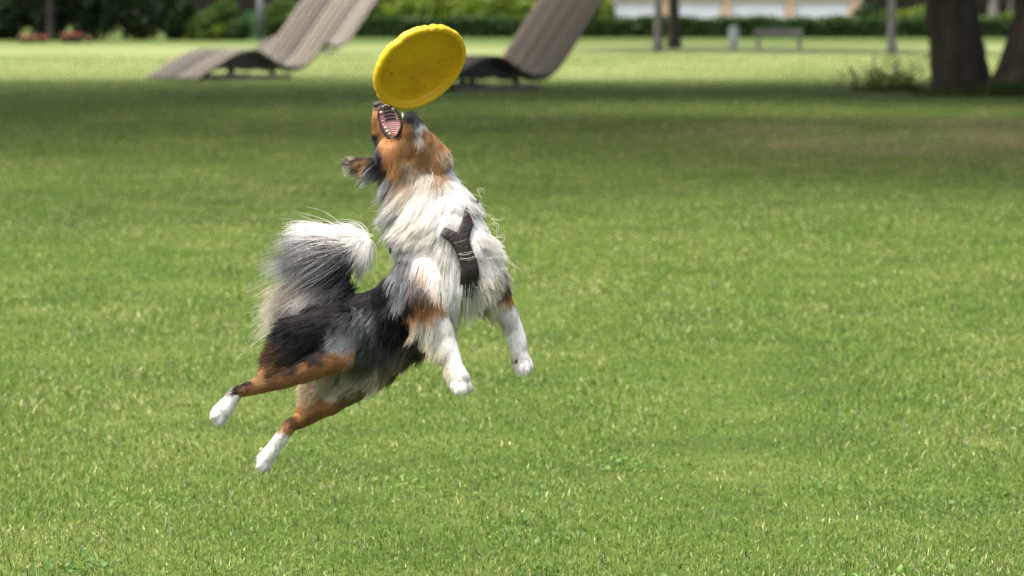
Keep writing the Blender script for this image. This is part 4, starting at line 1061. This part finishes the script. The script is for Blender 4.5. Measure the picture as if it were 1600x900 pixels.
a = nt.nodes.new('ShaderNodeAttribute'); a.attribute_name = 'col'
nt.links.new(a.outputs['Color'], b.inputs['Base Color'])
b.inputs['Roughness'].default_value = .45; b.inputs['Specular IOR Level'].default_value = .22
tr = nt.nodes.new('ShaderNodeBsdfTranslucent'); nt.links.new(a.outputs['Color'], tr.inputs[0])
mx = nt.nodes.new('ShaderNodeMixShader'); mx.inputs[0].default_value = .35
nt.links.new(b.outputs[0], mx.inputs[1]); nt.links.new(tr.outputs[0], mx.inputs[2])
nt.links.new(mx.outputs[0], nt.nodes['Material Output'].inputs[0])
M['fur'] = m

def make_fur(n, seed, ntop=8500):
    rg = np.random.default_rng(seed)
    dens = area * np.clip(26 / (triL + 5), .45, 2.4); 
    tg = vg[tri[:, 0]]; tip_ = to_px(A_); dens = dens * np.where((tg == 'A') & (tip_[:, 1] < 384), 1.5, 1.0); dens = dens * np.where(tg == 'A', 5.0, 1.0) * np.where((tg == 'RH') | (tg == 'T'), 1.15, 1.0)
    k = rg.choice(nt_, n, p=dens / dens.sum())
    u, v = rg.random(n), rg.random(n); f = u + v > 1; u[f], v[f] = 1 - u[f], 1 - v[f]
    root = A_[k] + (B_[k] - A_[k]) * u[:, None] + (C_[k] - A_[k]) * v[:, None]
    nrm = vn[tri[k, 0]] * (1 - u - v)[:, None] + vn[tri[k, 1]] * u[:, None] + vn[tri[k, 2]] * v[:, None]
    nrm /= np.linalg.norm(nrm, axis=1)[:, None]
    grp = vg[tri[k, 0]]
    q = to_px(root)
    # bare skin: inside of the mouth, nose
    front = nrm[:, 1] < .35
    mouth = (grp == 'H') & front & (q[:, 0] > 591) & (q[:, 0] < 629) & (q[:, 1] > 160) & (q[:, 1] < 217) & (root[:, 1] > FOCUS - .06 + 0.0) & (q[:, 0] - 591 > (q[:, 1] - 190) * .55)
    under = inpoly_straps(q) & (nrm[:, 1] < -.1) & (rg.random(n) > .04)
    keep = ~mouth & ~under
    root, nrm, grp, q = root[keep], nrm[keep], grp[keep], q[keep]; n = len(root)
    jit = np.stack([n3(root, 90, 1) * 4 + n3(root, 260, 2) * 2.5, n3(root, 90, 3) * 4 + n3(root, 260, 4) * 2.5], 1) + rg.normal(0, 2.0, (n, 2))
    short = np.isin(grp, ['RH', 'LH', 'RF', 'LF', 'H'])
    jit[short] *= np.where(np.isin(grp[short], ['RH', 'LH']), .85, .55)[:, None]
    
    fl, cr, ct, wv = lookup(root, grp, jit)
    L = np.where(grp == 'A', rg.uniform(.72, 1.12, n), 1.0) * np.maximum(fl[:, 2], 3.0) * np.where(fl[:, 2] < 10, 1.35, 1.0) / PXM * rg.uniform(.72, 1.15, n) * (1 + .18 * n3(root, 120, 5))
    # flow direction, laid along the skin
    R_, U_ = np.array((1, 0, 0)), np.array((0, SN, CS))
    F_ = fl[:, :1] * R_ - fl[:, 1:2] * U_
    F_ /= np.linalg.norm(F_, axis=1)[:, None] + 1e-9
    sw = np.stack([n3(root, 55, 6), n3(root, 55, 7), n3(root, 55, 8)], 1) * .16
    F_ = F_ + sw + rg.normal(0, 1, (n, 3)) * np.where(grp == 'A', .13, .06)[:, None]
    dn = (F_ * nrm).sum(1)
    F_ = F_ + nrm * (np.maximum(0, wv[:, 1] - dn))[:, None]
    F_ /= np.linalg.norm(F_, axis=1)[:, None]
    t = np.linspace(0, 1, NSEG)
    flow_l = fl[:, :1] * R_ - fl[:, 1:2] * U_; flow_l /= np.linalg.norm(flow_l, axis=1)[:, None]
    pts = root[:, None] + F_[:, None] * (L[:, None] * t)[..., None]
    # strands bend from the lift direction back into the flow, and sag a little
    pts += (flow_l - F_)[:, None] * (L[:, None] * (t ** 2) * .35)[..., None]
    pts[..., 2] -= (L[:, None] ** 1.0) * (t ** 2) * (.10 * np.minimum(L / .05, 1))[:, None]
    ta = grp == 'A'
    pts[ta] += (np.array((-.1, 0, -1.0)) * .13)[None, None] * (L[ta, None] * t ** 2.2)[..., None] * rg.uniform(.2, 1.3, (ta.sum(), 1, 1))
    # waves shared by a lock
    ntop = min(ntop, n); lead = rg.choice(n, ntop, replace=False)
    kd = KDTree(ntop)
    for i, j in enumerate(lead): kd.insert(Vector(root[j]), i)
    kd.balance()
    own = np.fromiter((kd.find(Vector(p))[1] for p in root), dtype=int, count=n)
    ph = rg.uniform(0, 6.28, (ntop, 3)); fq = rg.uniform(4, 9, ntop); dirs = rg.normal(0, 1, (ntop, 3))
    amp = wv[:, 0] * L * .055
    per = np.cross(F_, dirs[own]); per /= np.linalg.norm(per, axis=1)[:, None] + 1e-9
    ph2 = ph[own, 0] + rg.normal(0, .5, n)
    pts += per[:, None] * (amp[:, None] * np.sin(fq[own][:, None] * t + ph2[:, None]) * t)[..., None]
    # gather into locks
    lk = np.clip((fl[:, 2] - 6) / 34, .10, .60) * rg.uniform(.5, 1.05, n)
    same = np.linalg.norm(root - root[lead][own], axis=1) < .02
    same &= grp == grp[lead][own]
    lt = pts[lead][own]
    rel = (lt - pts) * (lk * same)[:, None, None] * (t ** 1.3)[None, :, None]
    pts = pts + rel
    # stray flyaways
    st = rg.random(n) < .02
    pts[st] += rg.normal(0, 1, (st.sum(), 1, 3)) * (L[st] * .18)[:, None, None] * (t ** 2)[None, :, None]
    tx = t[None] ** np.where(grp == 'A', 2.8, 1.4)[:, None]
    col = cr[:, None] * (1 - tx)[..., None] + ct[:, None] * tx[..., None]
    lockv = rg.uniform(.84, 1.1, ntop)[own] * (1 + .13 * np.clip(n3(root, 45, 21), -1.5, 1.2))
    col = np.clip(col * lockv[:, None, None] * rg.uniform(.8, 1.12, (n, 1, 1)), 0, .9)
    r0 = np.clip(.00025 + .000006 * fl[:, 2], .00027, .00044)
    rad = r0[:, None] * (1 - .78 * t ** 1.5)[None]
    return pts, rad, col, grp
pts, rad, col, grp = make_fur(250000, 77)
for nm, gs in (('body_fur', ('T', 'RF', 'LF', 'RH', 'LH')), ('head_fur', ('H', 'E')), ('tail_fur', ('A',))):
    s = np.isin(grp, gs)
    curves_object(nm, pts[s], rad[s], col[s], M['fur'])

# long loose wisps on the chest and across the strap
def wisps():
    rg = np.random.default_rng(15); L = []; cc = []
    paths = [[(768, 352), (778, 350), (776, 366), (772, 372), (790, 362)], [(770, 372), (786, 370), (786, 380), (776, 381), (765, 384)], [(772, 392), (788, 394), (790, 405), (806, 416), (817, 428)], [(762, 402), (782, 402), (800, 412), (806, 420)],
             [(757, 300), (748, 296), (752, 310)], [(742, 318), (750, 330), (762, 337)], [(768, 420), (784, 428), (787, 440)], [(716, 398), (728, 398), (742, 392), (744, 388)], [(720, 404), (732, 404), (742, 400), (744, 397)],
             [(770, 428), (788, 438), (790, 446)], [(766, 342), (782, 342), (790, 337)], [(760, 410), (778, 420), (796, 418)], [(752, 330), (768, 340), (772, 352)], [(704, 300), (690, 318), (690, 345)], [(672, 262), (676, 280), (668, 300)]]
    for p in paths:
        for r in range(3):
            c = spline([(x + rg.normal(0, 1.6), y + rg.normal(0, 1.6)) for x, y in p], 8)
            k = np.linspace(0, len(c) - 1, NSEG); c = np.stack([np.interp(k, range(len(c)), c[:, 0]), np.interp(k, range(len(c)), c[:, 1])], 1)
            d0 = ray(*p[0]); hit = BVH.ray_cast(Vector((0, 0, CAM_H)), d0.normalized())
            dd = ((hit[0] - Vector((0, 0, CAM_H))).length / d0.length - FOCUS) if hit[0] else -.05
            L.append([tuple(P(x, y, dd - .026 - .006 * rg.random())) for x, y in c]); cc.append(K['w'] if r % 2 else K['c'])
    L = np.array(L); n = len(L)
    curves_object('loose_wisps', L, np.full((n, NSEG), .00024) * np.linspace(1, .5, NSEG), np.repeat(np.array(cc)[:, None], NSEG, 1), M['fur'])
wisps()

# ------------------------------------------------------------------ the flying disc
def disc():
    R0 = .1135
    prof = [(0, -.013), (.03, -.0128), (.06, -.012), (.085, -.010), (.096, -.007), (.0995, -.001), (.1005, .004), (.103, .0075), (.107, .0085), (.111, .007), (.1135, .003), (.114, -.003), (.112, -.009), (.106, -.0135), (.09, -.0165), (.06, -.018), (.03, -.0188), (0, -.019)]
    prof = [tuple(p) for p in spline(prof, 3)]
    n = 144; rg = np.random.default_rng(2)
    bites = [(math.radians(a), s, w) for a, s, w in ((52, .0035, .05), (60, .0025, .04), (92, .0032, .05), (97, .002, .03), (128, .0022, .05), (172, .003, .06), (20, .002, .05), (-8, .0028, .04), (212, .0018, .05), (40, .0022, .04))]
    V = []; k = len(prof)
    for i in range(n):
        a = 2 * math.pi * i / n
        for (r, z) in prof:
            r = max(r, .0004)
            e = 0
            if r > .101:
                for (b_, s, w) in bites:
                    dd = (a - b_ + math.pi) % (2 * math.pi) - math.pi; e += s * math.exp(-(dd / w) ** 2)
                e += .0006 * math.sin(a * 23) * math.sin(a * 7 + 1)
            rr = r - e * 1.0 + .0012 * math.sin(2 * a + .4) * r / .11
            V.append((rr * math.cos(a), rr * math.sin(a), z + (e * .4 if r > .101 else 0) + .0022 * math.sin(2 * a + 1.1) * (r / .11) ** 2))
    F = [(i * k + j, ((i + 1) % n) * k + j, ((i + 1) % n) * k + j + 1, i * k + j + 1) for i in range(n) for j in range(k - 1)]
    me = bpy.data.meshes.new('flying_disc'); me.from_pydata(V, [], F)
    bm = bmesh.new(); bm.from_mesh(me); bmesh.ops.recalc_face_normals(bm, faces=bm.faces); bm.to_mesh(me); bm.free()
    for p in me.polygons: p.use_smooth = True
    m, nt, b = newmat('scuffed_yellow_rubber')
    n1, r1 = noise_ramp(nt, 9, [(.35, (.68, .405, .003)), (.5, (.65, .365, .004)), (.62, (.59, .28, .008)), (.78, (.50, .18, .012))], detail=9, rough=.7)
    n2, r2 = noise_ramp(nt, 60, [(.28, (.55, .5, .4)), (.42, (1, 1, 1))], detail=6)
    mx = nt.nodes.new('ShaderNodeMix'); mx.data_type = 'RGBA'; mx.blend_type = 'MULTIPLY'; mx.inputs[0].default_value = .8
    nt.links.new(r1.outputs[0], mx.inputs[6]); nt.links.new(r2.outputs[0], mx.inputs[7])
    # clean rim, grubby middle
    tc = nt.nodes.new('ShaderNodeTexCoord'); ln = nt.nodes.new('ShaderNodeVectorMath'); ln.operation = 'LENGTH'; nt.links.new(tc.outputs['Object'], ln.inputs[0])
    mr = nt.nodes.new('ShaderNodeMapRange'); mr.inputs[1].default_value = .094; mr.inputs[2].default_value = .0985
    nt.links.new(ln.outputs['Value'], mr.inputs[0])
    m2 = nt.nodes.new('ShaderNodeMix'); m2.data_type = 'RGBA'; nt.links.new(mr.outputs[0], m2.inputs[0]); nt.links.new(mx.outputs[2], m2.inputs[6]); m2.inputs[7].default_value = (.64, .395, .006, 1)
    nt.links.new(m2.outputs[2], b.inputs['Base Color']); b.inputs['Roughness'].default_value = .5; b.inputs['Specular IOR Level'].default_value = .35
    bp = nt.nodes.new('ShaderNodeBump'); bp.inputs['Strength'].default_value = .25; bp.inputs['Distance'].default_value = .002; nt.links.new(n2.outputs['Fac'], bp.inputs['Height']); nt.links.new(bp.outputs[0], b.inputs['Normal'])
    o = obj('flying_disc', me, m)
    tag(o, 'chewed yellow rubber flying disc in the air above the dog', 'flying disc')
    Rv, Uv, Tv = Vector((1, 0, 0)), Vector((0, SN, CS)), Vector((0, -CS, SN))
    ph = math.acos(.62)
    nz = (Rv * .585 - Uv * .811) * math.sin(ph) + Tv * math.cos(ph)
    xx = (Rv * .811 + Uv * .585).normalized(); yy = nz.cross(xx).normalized()
    o.matrix_world = Matrix.Translation(P(656, 105.5, -.03)) @ Matrix((xx, yy, nz)).transposed().to_4x4()
    # faint embossed mark near the rim
    fc = bpy.data.curves.new('embossed_mark', 'FONT'); fc.body = '12'; fc.size = .022; fc.extrude = .0006
    fo = bpy.data.objects.new('embossed_tmp', fc); C.objects.link(fo)
    dg = bpy.context.evaluated_depsgraph_get(); fm = bpy.data.meshes.new_from_object(fo.evaluated_get(dg), depsgraph=dg); bpy.data.objects.remove(fo)
    fm.name = 'embossed_mark'; fm.materials.clear()
    mm = simple('worn_yellow_emboss', [(.3, (.36, .26, .012)), (.7, (.46, .33, .012))], 30, .6)
    e = child('embossed_mark', fm, mm, o)
    e.location = (.040, -.052, -.0117); e.rotation_euler = (0, 0, R(20))
disc()
